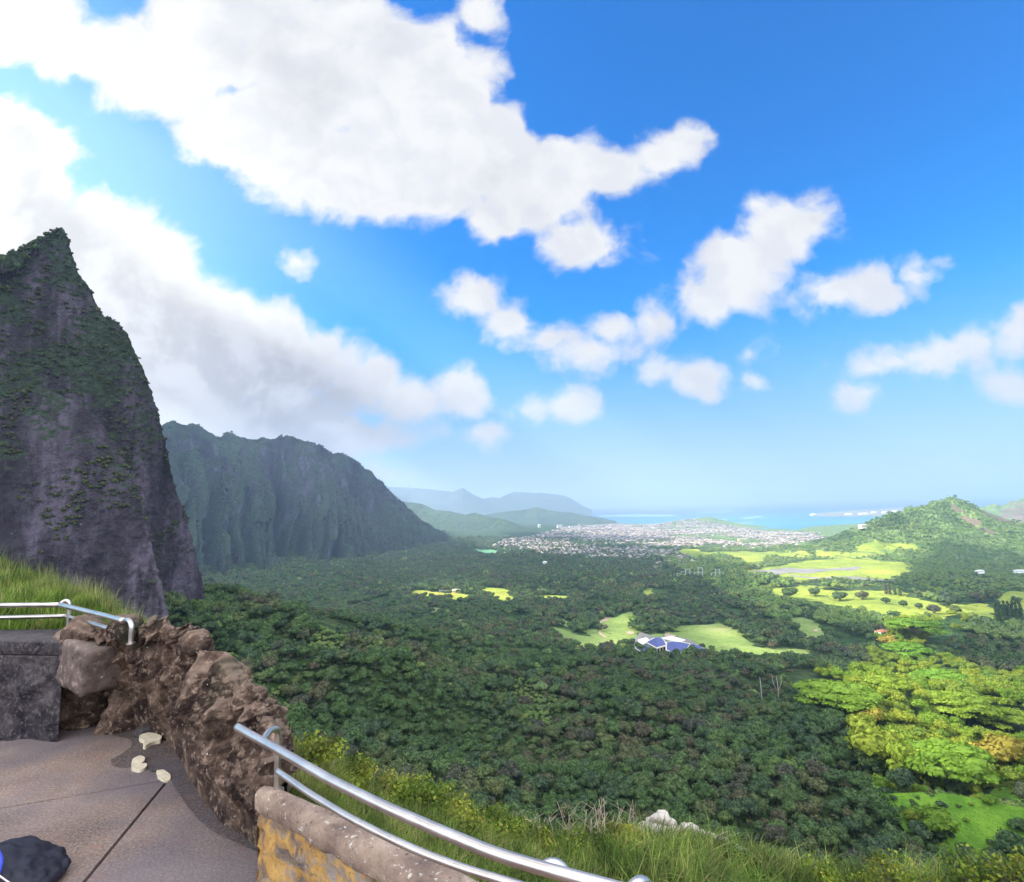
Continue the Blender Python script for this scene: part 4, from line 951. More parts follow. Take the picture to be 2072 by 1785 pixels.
def deck(x0, x1, y0, y1, st, excl=None, thick=25):
    gx, gy = np.meshgrid(np.arange(x0, x1+st, st), np.arange(y0, y1+st, st)); z = H(gx, gy); t = (DECK-z)/sdir[2]
    QX, QY = gx+sdir[0]*t, gy+sdir[1]*t
    cx_, cy_ = (gx[:-1, :-1]+gx[1:, 1:])/2, (gy[:-1, :-1]+gy[1:, 1:])/2; m = shaded(cx_, cy_)
    if excl: m &= ~((cx_ > excl[0]) & (cx_ < excl[1]) & (cy_ > excl[2]) & (cy_ < excl[3]))
    a, b = proj(np.stack([(QX[:-1, :-1]+QX[1:, 1:])/2, (QY[:-1, :-1]+QY[1:, 1:])/2, np.full(cx_.shape, DECK)], -1))
    m &= ~((a > -40) & (a < 1064) & (b > -40) & (b < 900))
    F = gridfaces(*gx.shape)[m.ravel()]; n = gx.size; bot = np.stack([QX, QY, np.full(gx.shape, DECK)], -1).reshape(-1, 3)
    # a puffy top that thins out at the rims
    cnt = np.zeros(n); np.add.at(cnt, F.ravel(), 1); top = bot.copy(); top[:, 2] += (cnt >= 4)*(8+thick*fbm(QX/500, QY/500, o=3, seed=71).ravel())+4
    V = np.vstack([bot, top]); F = np.vstack([F[:, ::-1], F+n]); u_, inv = np.unique(F, return_inverse=True)
    return V[u_], [inv.reshape(F.shape)]
dk = join([deck(-900, 1900, -600, 1700, 14), deck(-3200, 6800, -1200, 7600, 50, (-900+25, 1900-25, -600+25, 1700-25), 90)])
tag(link('shade_cloud_deck', mesh_np('shade_cloud_deck', *dk, [M_shade_cloud])), 'unseen cloud deck left of the view, shaped to cast the valley shade', 'cloud')

# ------------------------------------------------------------------ air
k = NT('haze_air'); k.t.nodes.remove(k.t.nodes['Principled BSDF']) if 'Principled BSDF' in k.t.nodes else None
pv = k.n('ShaderNodeVolumePrincipled'); pv.inputs['Color'].default_value = (.54, .68, .90, 1); pv.inputs['Density'].default_value = 7.6e-5; pv.inputs['Anisotropy'].default_value = .5
k.t.links.new(pv.outputs[0], k.o.inputs['Volume'])
link('haze', mesh_np('haze', *box(-64000, 64000, -64000, 64000, -62, 1150), [k.m], False), kind='stuff')

# ================================================================== the lookout terrace
FL = CZ-2.6; ZW = FL+.75
def rockmat(name, a, b, c_, sc=1.0, moss=None, bd=.06, lich=.66):
    k = NT(name); pos = k.geo.outputs['Position']; n = k.noise(2.2*sc, 9, .68, vec=pos); m = k.noise(.9*sc, 4, vec=pos); f = k.noise(13*sc, 7, .7, vec=pos)
    v = k.vor(7*sc, vec=pos)
    col = k.ramp(n, [(.30, tuple(q*.30 for q in a)), (.43, a), (.55, b), (.68, c_)])
    col = k.mix(k.mr(f, .50, .72), col, tuple(min(1, q*1.5) for q in c_))
    col = k.mix(k.mr(f, .46, .30), col, k.mix(.55, col, (.01, .008, .008)))
    if moss: col = k.mix(k.math('MULTIPLY', k.mr(m, .56, .68), .6), col, moss)
    nz = k.n('ShaderNodeSeparateXYZ'); k.set(nz.inputs[0], k.geo.outputs['Normal']); col = k.mix(k.math('MULTIPLY', k.mr(nz.outputs[2], .35, .85), .5), col, tuple(q*.95 for q in c_))  # upward faces mixed lighter: sunlit tops painted into the rock colour
    g = k.noise(24*sc, 3, vec=pos); col = k.mix(k.mr(g, lich, lich+.06), col, (.62, .58, .52))
    h = k.math('ADD', k.math('MULTIPLY', n, 1.0), k.math('ADD', k.math('MULTIPLY', f, .5), k.math('MULTIPLY', v.outputs[0], -.25)))
    return k.out(col, .92, normal=k.bump(h, 1.0, bd), spec=.15)
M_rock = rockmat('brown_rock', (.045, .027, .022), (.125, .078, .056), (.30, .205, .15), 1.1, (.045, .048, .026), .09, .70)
M_darkstone = rockmat('dark_stone', (.030, .024, .030), (.062, .050, .054), (.12, .10, .095), 1.6, (.045, .06, .032), .06, .74)
M_plaster = rockmat('worn_plaster', (.09, .064, .054), (.14, .10, .085), (.22, .165, .135), .7, None, .02, .70)
def concmat(name, a, b, c_, bd=.012):
    k = NT(name); pos = k.geo.outputs['Position']; n = k.noise(1.3, 8, .65, vec=pos); f = k.noise(45, 6, .75, vec=pos); g = k.noise(9, 5, .6, vec=pos); w = k.noise(.5, 3, vec=pos)
    col = k.ramp(n, [(.34, a), (.5, b), (.66, c_)]); col = k.mix(k.mr(f, .40, .66), k.mix(.38, col, (.035, .026, .024)), k.mix(.20, col, (.62, .52, .46)))
    col = k.mix(k.mr(g, .56, .68), col, k.mix(.5, col, (.26, .13, .10))); col = k.mix(k.mr(w, .42, .62), col, k.mix(.55, col, (.12, .105, .13)))
    return k.out(col, .9, normal=k.bump(k.math('ADD', f, k.math('MULTIPLY', g, 1.5)), .8, bd), spec=.2)
M_floor = concmat('worn_concrete', (.155, .102, .080), (.24, .160, .124), (.33, .228, .172))
M_dirt = concmat('packed_dirt', (.055, .034, .024), (.095, .060, .042), (.14, .09, .06), .03)
M_base = concmat('joint_dirt', (.03, .022, .018), (.04, .03, .025), (.05, .04, .03))
def XY(px, py, z=FL): return tuple(Pz(px, py, z)[:2])
outl = [XY(-260, 700), XY(0, 700), XY(60, 700), XY(118, 706), XY(175, 748), XY(215, 790), XY(245, 828), XY(262, 842), XY(330, 884), XY(480, 960), (.55, 1.9), (3.5, .4), (3.5, -4), (-13, -4), (-13, 3)]
def clip(poly, a, b, off):
    """keep the part of poly on the left of a->b, pulled back by off"""
    a = np.array(a); b = np.array(b); d = (b-a)/np.linalg.norm(b-a); n = np.array([-d[1], d[0]]); o = []; P = [np.array(q) for q in poly]
    for i in range(len(P)):
        p, q = P[i], P[(i+1) % len(P)]; sp, sq = (p-a)@n-off, (q-a)@n-off
        if sp >= 0: o.append(p)
        if sp*sq < 0: o.append(p+(q-p)*sp/(sp-sq))
    return [tuple(q) for q in o]
J1a, J1b, J2b = XY(0, 808.5), XY(168, 780), XY(84, 882)
A_ = clip(outl, J1a, J1b, .012); B_ = clip(clip(outl, J1b, J1a, .007), J1b, J2b, .014) ; C_ = clip(clip(outl, J1b, J1a, .007), J2b, J1b, .014)
def ngon_slab(poly, z0, z1):
    bm = bmesh.new(); vs = [bm.verts.new((x, y, z1)) for x, y in poly]; f = bm.faces.new(vs); r_ = bmesh.ops.extrude_face_region(bm, geom=[f])
    for v in [g for g in r_['geom'] if isinstance(g, bmesh.types.BMVert)]: v.co.z = z0
    bmesh.ops.recalc_face_normals(bm, faces=bm.faces); bmesh.ops.triangulate(bm, faces=bm.faces)
    V = np.array([v.co[:] for v in bm.verts]); F = np.array([[v.index for v in q.verts] for q in bm.faces]); bm.free(); return V, [F]
link('terrace_floor', mesh_np('terrace_floor', *join([ngon_slab(q, FL-.12, FL) for q in (A_, B_, C_)]), [M_floor], False), kind='structure')
link('terrace_base', mesh_np('terrace_base', *ngon_slab([(x*1.0, y) for x, y in outl], FL-.30, FL-.045), [M_base], False), kind='structure')
def flat(name, pxs, mat, dz, wob=.0, n=150):
    P = densify(np.array([XY(a, b) for a, b in pxs+[pxs[0]]]), n)[:-1]; c = P.mean(0); k = 1+wob*(fbm(P[:, 0]*5, P[:, 1]*5, o=4, seed=7)-.5)
    P = c+(P-c)*k[:, None]; bm = bmesh.new(); vs = [bm.verts.new((x, y, FL+dz)) for x, y in P]; bm.faces.new(vs); bmesh.ops.triangulate(bm, faces=bm.faces)
    V = np.array([v.co[:] for v in bm.verts]); F = np.array([[v.index for v in q.verts] for q in bm.faces]); bm.free()
    return link(name, mesh_np(name, V, F, [mat], False), kind='structure')
flat('dirt_ground', [(79,717),(84,725),(102,729),(113,735.5),(130,739),(132.5,745.7),(122,753.6),(111,760),(110,765),(119,768),(130,767.8),(146,769.5),(151.7,773),(158.5,769.5),(170,774),(172,783),(178,793),(186,805),(197,819),(212,832),(240,845),(264,855),(288,872),(300,860),(262,800),(200,740),(120,700),(80,705)], M_dirt, .004, .03)
flat('dirt_ground', [(-60,716),(33,715.5),(38,719.6),(28,730),(11,740),(-10,744),(-80,750)], M_dirt, .004, .08)

# the brown lava outcrop that replaces the parapet
st_in = [(40,712),(60,712),(85,716),(108,722),(130,729),(152,736),(168,744),(182,764),(192,785),(204,806),(222,826),(246,842),(268,856),(284,868)]
st_cr = [(44,652,9.3),(58,645,9.2),(78,636,8.9),(104,633,8.4),(126,628,7.9),(150,626,7.5),(178,632,7.1),(196,646,6.6),(216,664,6.1),(238,683,5.6),(259,709,5.15),(275,741,4.75),(276,772,4.5)]
Ic = densify([Pz(a, b, FL-.02) for a, b in st_in], 400); Cc = densify([Pd(*q) for q in st_cr], 400)
out_dir = Cc[:, :2]/np.linalg.norm(Cc[:, :2], axis=1, keepdims=True); perp = np.stack([-np.gradient(Cc[:, 1]), np.gradient(Cc[:, 0])], -1); perp /= np.linalg.norm(perp, axis=1, keepdims=True)+1e-9
perp = out_dir.copy()
O1 = Cc.copy(); O1[:, :2] += perp*.45; O1[:, 2] -= .22; O2 = Cc.copy(); O2[:, :2] += perp*.9; O2[:, 2] -= 1.3; O3 = Cc.copy(); O3[:, :2] += perp*1.5; O3[:, 2] -= 5
M1 = Ic+(Cc-Ic)*np.array([.10, .10, .34]); M2 = Ic+(Cc-Ic)*np.array([.34, .34, .68]); M3 = Ic+(Cc-Ic)*np.array([.66, .66, .93])
keys = np.stack([Ic-[0, 0, .1], M1, M2, M3, Cc, O1, O2, O3], 1); tk = np.linspace(0, 1, 8); tw = np.linspace(0, 1, 330)
P = np.stack([np.stack([np.interp(tw, tk, keys[i, :, k]) for k in range(3)], -1) for i in range(len(keys))])
for _ in range(6): P[:, 1:-1] = .5*P[:, 1:-1]+.25*(P[:, :-2]+P[:, 2:])
def worley(x, y, z, seed=0):
    ix, iy, iz = np.floor(x), np.floor(y), np.floor(z); best = np.full(x.shape, 9.0)
    for dx in (-1, 0, 1):
        for dy in (-1, 0, 1):
            for dz in (-1, 0, 1):
                a, b, c = ix+dx, iy+dy, iz+dz
                d = (a+_hash(a, b, c, seed)-x)**2+(b+_hash(a, b, c, seed+1)-y)**2+(c+_hash(a, b, c, seed+2)-z)**2
                best = np.minimum(best, d)
    return np.sqrt(best)
def bumps(P, amp, seed=0, cut=1.0):
    x, y, z = P[..., 0], P[..., 1], P[..., 2]
    du = np.gradient(P, axis=0); dv = np.gradient(P, axis=1); n = np.cross(du, dv); n /= np.linalg.norm(n, axis=-1, keepdims=True)+1e-9
    for _ in range(25): n[1:-1] = .5*n[1:-1]+.25*(n[:-2]+n[2:]); n[:, 1:-1] = .5*n[:, 1:-1]+.25*(n[:, :-2]+n[:, 2:])
    n /= np.linalg.norm(n, axis=-1, keepdims=True)+1e-9
    c = n[..., :]*0+1; toc = np.array([0, 0, CZ])-P
    if (n*toc).sum(-1).mean() < 0: n = -n
    wx = x+(fbm(x*3, y*3, z*3, o=2, seed=seed+8)-.5)*.3; wz = z+(fbm(x*3, y*3, z*3, o=2, seed=seed+9)-.5)*.3
    a = (ridged(x*1.8, y*1.8, z*.7, o=4, seed=seed+5)-.45)*.30+(fbm(x*2.6, y*2.6, z*1.8, o=3, seed=seed+1)-.5)*.34+(.45-worley(wx*3.6, y*3.6, wz*2.4, seed))*.155+(.45-worley(wx*10, y*10, wz*8, seed+4))*.085+(.45-worley(x*24, y*24, z*24, seed+6))*.034
    ed = sst(np.linspace(0, 1, P.shape[1])[None], 0, .26)*np.ones(P.shape[:2])
    return P+n*(a*amp*ed)[..., None]
P = bumps(P, 1.0, 3)
k_ = np.arange(len(P))/len(P); fl_ = np.maximum(P[:, :50, 2], FL-.06); P[:, :50, 2] = fl_
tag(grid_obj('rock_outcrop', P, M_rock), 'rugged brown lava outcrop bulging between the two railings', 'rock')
def boulder(name, c, rr, mat, label, cat, seed, group=None, amp=.18, box_=.0, sub=4):
    V, F = ico(np.zeros(3), np.ones(3), sub)
    if box_: V = V/np.maximum(np.abs(V).max(1, keepdims=True), .01)*box_+V*(1-box_)
    V = V*rr; n = V/np.linalg.norm(V, axis=1, keepdims=True); s_ = 1.6/max(rr); Q = V*s_
    V = V+n*((fbm(Q[:, 0]+seed, Q[:, 1], Q[:, 2], o=4, seed=seed)-.5)*2*amp*min(rr))[:, None]
    o = link(name, mesh_np(name, V, F, [mat]), loc=tuple(c)); return tag(o, label, cat, group) if label else o
b = boulder('plastered_rock', Pd(94, 659, 8.85), (.42, .30, .27), M_plaster, 'smooth pale plastered block set in the rock below the left railing end', 'rock', 5, amp=.10, box_=.9); b.rotation_euler = (0, .18, -.5)
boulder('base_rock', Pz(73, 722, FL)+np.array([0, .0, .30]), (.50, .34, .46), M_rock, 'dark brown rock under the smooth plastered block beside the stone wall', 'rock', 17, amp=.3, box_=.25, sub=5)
for i, (x, y, r_) in enumerate([(60, 718, .24), (52, 714, .15), (100, 716, .16), (122, 727, .13), (88, 704, .2), (70, 700, .16), (140, 738, .10)]):
    boulder('loose_rock', Pz(x, y, FL)+np.array([0, .1, r_*.2]), (r_*1.3, r_, r_*.8), M_darkstone, 'dark lumpy rock at the foot of the outcrop beside the left stone wall', 'rock', 20+i, 'dark rocks along the outcrop foot', .3, 0, 3)

# right parapet: coping over a stained body
ci = [(256,790),(290,808),(326,828),(356,845),(385,860),(411,877),(450,903),(520,952)]; co = [(268,783.5),(280,786),(310,799),(348,814),(400,838),(440,856),(486,882),(560,925)]
nS = 240; Ci = densify([Pz(a, b_, ZW) for a, b_ in ci], nS); Co = densify([Pz(a, b_, ZW) for a, b_ in co], nS)
w_ = (Co-Ci)[:, :2]; w_ = w_/np.linalg.norm(w_, axis=1, keepdims=True); q = fbm(np.arange(nS)/16, 0*np.arange(nS), o=3, seed=3)-.5
def row(base, off, z, amp=.0, sd=0):
    a = amp*(fbm(np.arange(nS)/11, 0*np.arange(nS)+sd, o=3, seed=sd)-.5); return np.c_[base[:, :2]+w_*(off+a)[:, None] if hasattr(off+a, '__len__') else base[:, :2]+w_*off, np.full(nS, z)+a*.5]
cop = np.stack([row(Ci, .02, ZW-.145, .03, 1), row(Ci, -.01, ZW-.12, .03, 1), row(Ci, -.012, ZW-.04, .02, 1), row(Ci, .004, ZW-.010, .015, 1), row(Ci, .04, ZW, .012, 2), row(Co, -.03, ZW, .01, 3), row(Co, 0, ZW-.02, .01, 3), row(Co, .01, ZW-.13, .01, 3), row(Co, -.05, ZW-.14)], 1)
body_r = [row(Ci, .024, ZW-.147, .05, 5)]+[row(Ci, .03+.0*t, ZW-.15-t, .06, 6+int(t*20)) for t in np.linspace(.02, .72, 16)]+[row(Co, -.04, FL-.1), row(Co, -.04, ZW-.15)]
bod = np.stack(body_r, 1); bod[:, 1:17, :2] -= w_[:, None]*((fbm(bod[:, 1:17, 0]*6, bod[:, 1:17, 1]*6, bod[:, 1:17, 2]*6, o=4, seed=44)-.5)*.05)[..., None]
# ragged left end
lean = np.linspace(0, .05, bod.shape[1])
k = NT('stained_wall'); pos = k.geo.outputs['Position']; n = k.noise(4.6, 7, .66, .8, vec=pos); m = k.noise(3.0, 6, .7, vec=pos); f = k.noise(30, 5, .7, vec=pos)
col = k.ramp(n, [(.33, (.10, .08, .085)), (.42, (.24, .16, .10)), (.49, (.42, .22, .07)), (.57, (.52, .30, .09)), (.64, (.30, .20, .13)), (.74, (.14, .115, .11))])
col = k.mix(k.mr(m, .56, .64), col, (.30, .235, .19)); col = k.mix(k.mr(f, .42, .3), col, (.08, .055, .04))
M_stain = k.out(col, .9, normal=k.bump(k.math('ADD', n, k.math('MULTIPLY', f, .35)), 1.0, .03), spec=.15)
k = NT('coping_stone'); pos = k.geo.outputs['Position']; n = k.noise(3.2, 7, .65, vec=pos); f = k.noise(26, 6, .7, vec=pos)
col = k.ramp(n, [(.34, (.10, .070, .058)), (.45, (.21, .14, .105)), (.56, (.30, .205, .15)), (.68, (.40, .29, .215))]); col = k.mix(k.mr(f, .58, .66), col, (.56, .50, .43)); col = k.mix(k.mr(f, .42, .34), col, (.10, .07, .055))
M_cop = k.out(col, .88, normal=k.bump(k.math('ADD', n, f), .9, .015), spec=.2)
def capped(P):
    n, m = P.shape[:2]; V = P.reshape(-1, 3); V = np.vstack([V, P[0].mean(0), P[-1].mean(0)]); j = np.arange(m)
    return V, [gridfaces(n, m, True), np.vstack([np.stack([j, (j+1) % m, np.full(m, n*m)], -1), np.stack([(n-1)*m+(j+1) % m, (n-1)*m+j, np.full(m, n*m+1)], -1)])]
pw = thing('parapet_wall', 'low orange-stained parapet with concrete coping under the curved railing', 'wall', tuple(Ci[0]-[0, 0, .75])); o0 = np.array(pw.location)
link('coping', mesh_np('coping', *capped(cop-o0), [M_cop]), pw); link('body', mesh_np('body', *capped(bod-o0), [M_stain]), pw)

# railings
k = NT('stainless_steel'); n = k.noise(6, 4, vec=k.geo.outputs['Position']); M_ss = k.out(k.ramp(n, [(.3, (.50, .43, .39)), (.7, (.64, .56, .50))]), k.mr(n, .3, .7, .28, .40), metal=1.0, spec=.5)
def smooth_path(P, n=90, it=30):
    P = densify(P, n)
    for _ in range(it): P[1:-1] = .5*P[1:-1]+.25*(P[:-2]+P[2:])
    return P
def rail(name, P, r, parent, o0): V, F = tube_mesh(P-o0, r, 14); return link(name, mesh_np(name, V, F, [M_ss]), parent)
ru = smooth_path([Pz(a, b_, FL+1.17) for a, b_ in ((237,727),(256,738),(275,748),(300,762.5),(330,780),(385,807),(440,831),(495,854),(545,869),(594,882.5),(660,900),(740,918))], 140, 20)
rl = smooth_path([Pz(a, b_, FL+.90) for a, b_ in ((277,771),(310,794),(348,817),(385,836),(422,853),(465,869),(512,883),(580,905),(660,930))], 140, 20)
e = thing('railing', 'curved stainless steel railing along the right parapet', 'railing', tuple(ru[0]-[0, 0, .42])); o0 = np.array(e.location)
rail('top_rail', ru, .025, e, o0); rail('lower_rail', rl, .019, e, o0)
def post(bx, tx, rx, zb, zt, parent, o0, r=.021):
    """base point, then a bend over to the rail point"""
    b_ = np.array([*bx, zb]); t = np.array([*bx, zt]); q = np.array(rx)
    up = np.array([t+(0, 0, -.06), t+(0, 0, .0), t+(0, 0, .025)+(q-t)*.10*[1, 1, 0], t+(0, 0, .045)+(q-t)*.3*[1, 1, 0], t*[1, 1, 0]+(q-t)*.6*[1, 1, 0]+[0, 0, max(zt+.035, q[2]+.02)], q])
    pth = np.vstack([[b_], b_+(t-b_)*.5, up]); rail('post', smooth_path(pth, 40, 4), r, parent, o0)
    V, F = tube_mesh([b_-o0+(0, 0, .001), b_-o0+(0, 0, .018)], .045, 16); link('base_flange', mesh_np('base_flange', V, F, [M_ss], False), parent)
p1 = Pz(277, 789, ZW); q1 = Pz(262, 741.5, FL+1.165); post(p1[:2], None, q1, ZW-.02, FL+1.12, e, o0)
p2 = Pz(566, 905, ZW); p2 = np.array(Pz(568, 872, FL+1.13)); q2 = Pz(541, 868, FL+1.165); post(p2[:2], None, q2, FL+.45, FL+1.12, e, o0)
p3 = np.array(Pz(651, 886, FL+1.13)); q3 = Pz(628, 892, FL+1.165); post(p3[:2], None, q3, FL+.45, FL+1.12, e, o0)
# left railing on the stone wall
lu = [Pz(a, b_, FL+1.47) for a, b_ in ((-260,600),(-120,604),(0,605.3),(59.5,604.8))]; lu2 = [Pz(59.5,604.8, FL+1.47), Pz(92,612.6, FL+1.47), Pz(124,620.8, FL+1.47)]
ll = [Pz(a, b_, FL+1.30) for a, b_ in ((-260,612),(-120,616.5),(0,617.6),(66,616))]; ll2 = [Pz(66,616, FL+1.30), Pz(95,624.4, FL+1.30), Pz(122,632.6, FL+1.30)]
e = thing('railing', 'angled steel railing on the dark stone wall at the left', 'railing', tuple(lu[3]-[0, 0, .4])); o0 = np.array(e.location)
for nm, P_, r_ in (('top_rail', lu, .032), ('top_rail', lu2, .032), ('lower_rail', ll, .026), ('lower_rail', ll2, .026)): rail(nm, densify(P_, 30), r_, e, o0)
b1 = Pz(68, 629, FL+1.15); post(b1[:2], None, lu[3], FL+1.15, FL+1.48, e, o0, .024); b2 = Pd(131, 640, 7.45); post(b2[:2], None, lu2[2], FL+1.25, FL+1.44, e, o0, .026)
# left wall
li = [(-300,636),(-120,640),(0,640),(64,640.5)]; lo = [(-300,626),(-120,630),(0,629.6),(62,628.6)]
nS = 160; Li = densify([Pz(a, b_, FL+1.15) for a, b_ in li], nS); Lo = densify([Pz(a, b_, FL+1.15) for a, b_ in lo], nS); w_ = (Lo-Li)[:, :2]; w_ /= np.linalg.norm(w_, axis=1, keepdims=True)
cop = np.stack([row(Li, .03, FL+.97, .03, 1), row(Li, -.02, FL+.99, .03, 1), row(Li, -.02, FL+1.12, .02, 1), row(Li, .03, FL+1.15, .01, 2), row(Lo, -.03, FL+1.15), row(Lo, 0, FL+1.1), row(Lo, 0, FL+.98)], 1)
zz = np.linspace(.968, -.1, 60); bod = np.stack([row(Li, .04, FL+z_) for z_ in zz]+[row(Lo, -.05, FL-.1), row(Lo, -.05, FL+.968)], 1)
x_, y_, z_ = bod[:, :60, 0], bod[:, :60, 1], bod[:, :60, 2]; bod[:, :60, :2] -= w_[:, None]*((fbm(x_*3.2, y_*3.2, z_*4, o=4, seed=14)-.5)*.30+.06)[..., None]
lw = thing('stone_wall', 'dark mossy lava-stone wall with coping under the left railing', 'wall', tuple(Li[80]-[0, 0, 1.15])); o0 = np.array(lw.location)
link('coping', mesh_np('coping', *capped(cop-o0), [M_darkstone]), lw); link('body', mesh_np('body', *capped(bod-o0), [M_darkstone]), lw)

# pale scraps on the dirt
M_scrap = simple('pale_concrete', (.60, .50, .36), .85, var=.15, sc=14)
def scrap(pts, dz, label):
    c = Pz(*np.mean(pts, 0), FL+dz); P_ = [tuple(Pz(a, b_, FL+dz)[:2]-c[:2]) for a, b_ in pts]; P_ = densify(np.array(P_+[P_[0]]), 60)[:-1]
    for _ in range(2): P_ = (np.roll(P_, 1, 0)+P_*2+np.roll(P_, -1, 0))/4
    V, F = ngon_slab([tuple(q) for q in P_], -dz-.01, 0); V[:, 2] += (fbm(V[:, 0]*9, V[:, 1]*9, o=2, seed=3)-.5)*.02*(V[:, 2] > -.005)
    tag(link('concrete_scrap', mesh_np('concrete_scrap', V, F, [M_scrap], False), loc=tuple(c)), label, 'debris')
Z4 = lambda L_: [(a*.1132, 680+b_*.1132) for a, b_ in L_]
scrap(Z4([(1225,490),(1290,460),(1350,470),(1400,468),(1432,492),(1420,525),(1370,530),(1330,548),(1280,580),(1260,570),(1282,530),(1240,515)]), .05, 'pale flat three-lobed scrap on the dirt nearest the outcrop')
scrap(Z4([(1160,735),(1170,700),(1235,660),(1282,685),(1275,715),(1240,735),(1295,730),(1300,750),(1275,775),(1230,790),(1165,775)]), .035, 'pale flat notched scrap at the edge of the concrete')
scrap(Z4([(1380,800),(1440,792),(1505,830),(1508,870),(1450,888),(1395,855)]), .02, 'small pale patch of broken concrete where the floor joints meet')

# bag in the corner
M_navy = simple('dark_nylon', (.014, .013, .022), .55, var=.4, sc=30); M_blue = simple('blue_nylon', (.05, .07, .42), .6, var=.35, sc=20)
bc = Pz(2, 889, FL); bg_ = thing('backpack', 'dark backpack with a bright blue panel at the bottom left corner', 'backpack', tuple(bc)); V, F = ico(np.zeros(3), np.ones(3), 5)
V = np.sign(V)*np.abs(V)**.8; V = V*[.34, .26, .135]+[.05, 0, .135]; V[:, 2] *= 1-np.clip(V[:, 0]+.02, 0, .5)*1.5; V = V+(fbm(V[:, 0]*9, V[:, 1]*9, V[:, 2]*9, o=4, seed=4)-.5)[:, None]*.07
link('bag_body', mesh_np('bag_body', V, F, [M_navy]), bg_)
V, F = ico(np.zeros(3), np.ones(3), 4); V = np.sign(V)*np.abs(V)**.8*[.12, .055, .085]+[-.04, -.19, .17]; link('front_panel', mesh_np('front_panel', V, F, [M_blue]), bg_)
V, F = tube_mesh(smooth_path([(-.14, -.02, .28), (-.02, -.06, .30), (.08, -.12, .26), (.14, -.24, .12)], 30, 6), .022, 8); link('strap', mesh_np('strap', V, F, [M_blue]), bg_)
V, F = tube_mesh(smooth_path([(.0, -.21, .30), (.12, -.215, .24), (.26, -.19, .12)], 20, 4), .008, 6); link('zip', mesh_np('zip', V, F, [M_ss]), bg_)

# ------------------------------------------------------------------ slope outside the rails
row0 = np.array([(-1.75, 4.25, FL+.2), (-1.6, 4.1, FL+.38), (-1.2, 3.55, FL+.38), (-.6, 3.0, FL+.38), (0, 2.6, FL+.36), (.8, 2.2, FL+.34), (1.8, 1.8, FL+.3), (3.2, 1.2, FL+.2), (5.5, .5, FL)])
sil = [(283,752,5.4),(300,760,5.9),(350,780,6.8),(400,794,7.4),(450,812,7.8),(500,828,8.0),(540,843,7.9),(585,838,8.2),(640,834,8.4),(700,842,8.4),(745,857,8.0),(800,872,7.4),(860,880,7.0),(940,884,6.8),(1060,890,6.6)]
R0 = densify(row0, 120); R1 = densify([Pd(*q) for q in sil], 120)
R2_ = R1.copy(); o_ = R1[:, :2]/np.linalg.norm(R1[:, :2], axis=1, keepdims=True); R2_[:, :2] += o_*3.5; R2_[:, 2] -= 6; R3_ = R1.copy(); R3_[:, :2] += o_*14; R3_[:, 2] = 335
t = np.linspace(0, 1, 30)[:, None, None]; S01 = R0[None]*(1-t)+R1[None]*t; S01[..., 2] += -.25*np.sin(np.pi*t[..., 0])+(fbm(S01[..., 0]*1.1, S01[..., 1]*1.1, o=3, seed=8)-.5)*.35*np.sin(np.pi*np.clip(t[..., 0]*.9, 0, 1))
S12 = R1[None]*(1-t)+R2_[None]*t; S23 = R2_[None]*(1-t)+R3_[None]*t
M_soil = grassmat('slope_soil', (.035, .045, .015), (.06, .075, .02), 3.0)
slope = np.concatenate([S01, S12[1:], S23[1:]], 0); grid_obj('slope', slope, M_soil, kind='structure')
def blademat(name, stops, rough=.6, trans=.35):
    k = NT(name); pn = k.noise(1.5, 4, .6, vec=k.geo.outputs['Position']); c = k.ramp(k.math('ADD', k.math('MULTIPLY', k.geo.outputs['Random Per Island'], .6), k.mr(pn, .3, .7, -.05, .45)), stops)
    return k.out(k.mix(k.mr(k.noise(2.6, 3, vec=k.geo.outputs['Position']), .38, .60, .62, 0), c, (.02, .04, .01)), rough, spec=.2, trans=trans)
M_blade = blademat('grass_blades', [(0, (.06, .12, .02)), (.35, (.13, .22, .03)), (.6, (.24, .33, .05)), (.78, (.38, .38, .10)), (.92, (.46, .37, .16)), (1, (.14, .22, .05))])
M_leafy = blademat('bush_leaves', [(0, (.06, .11, .02)), (.35, (.17, .25, .03)), (.7, (.38, .40, .045)), (1, (.50, .38, .08))])
M_dryb = blademat('dry_blades', [(0, (.40, .30, .14)), (.5, (.28, .32, .07)), (1, (.50, .42, .22))])
def blades(name, roots, ln, wd, mat, lean=.5, windv=(0, 0), **props):
    n = len(roots); a = rng.uniform(0, 6.28, n); d = np.stack([np.cos(a), np.sin(a)], -1); le = lean*rng.uniform(.2, 1.3, (n, 1)); l_ = (ln*rng.uniform(.5, 1.25, n))[:, None]
    off = d*le*l_+np.array(windv)*l_; s_ = np.stack([-d[:, 1], d[:, 0]], -1)*(wd*rng.uniform(.6, 1.3, n))[:, None]
    def pt(t, k): return np.concatenate([roots[:, :2]+off*t**1.8+s_*k*(1-t*.8), roots[:, 2:3]+l_*(t-.42*np.minimum(le, 1.1)*t*t)], 1)
    V = np.stack([pt(0, -1), pt(0, 1), pt(.4, -1), pt(.4, 1), pt(.75, -.8), pt(.75, .8), pt(1, 0)], 1).reshape(-1, 3); b_ = np.arange(n)[:, None]*7
    return link(name, mesh_np(name, V, [np.vstack([b_+[0, 1, 3, 2], b_+[2, 3, 5, 4]]), b_+[4, 5, 6]], [mat]), **props)
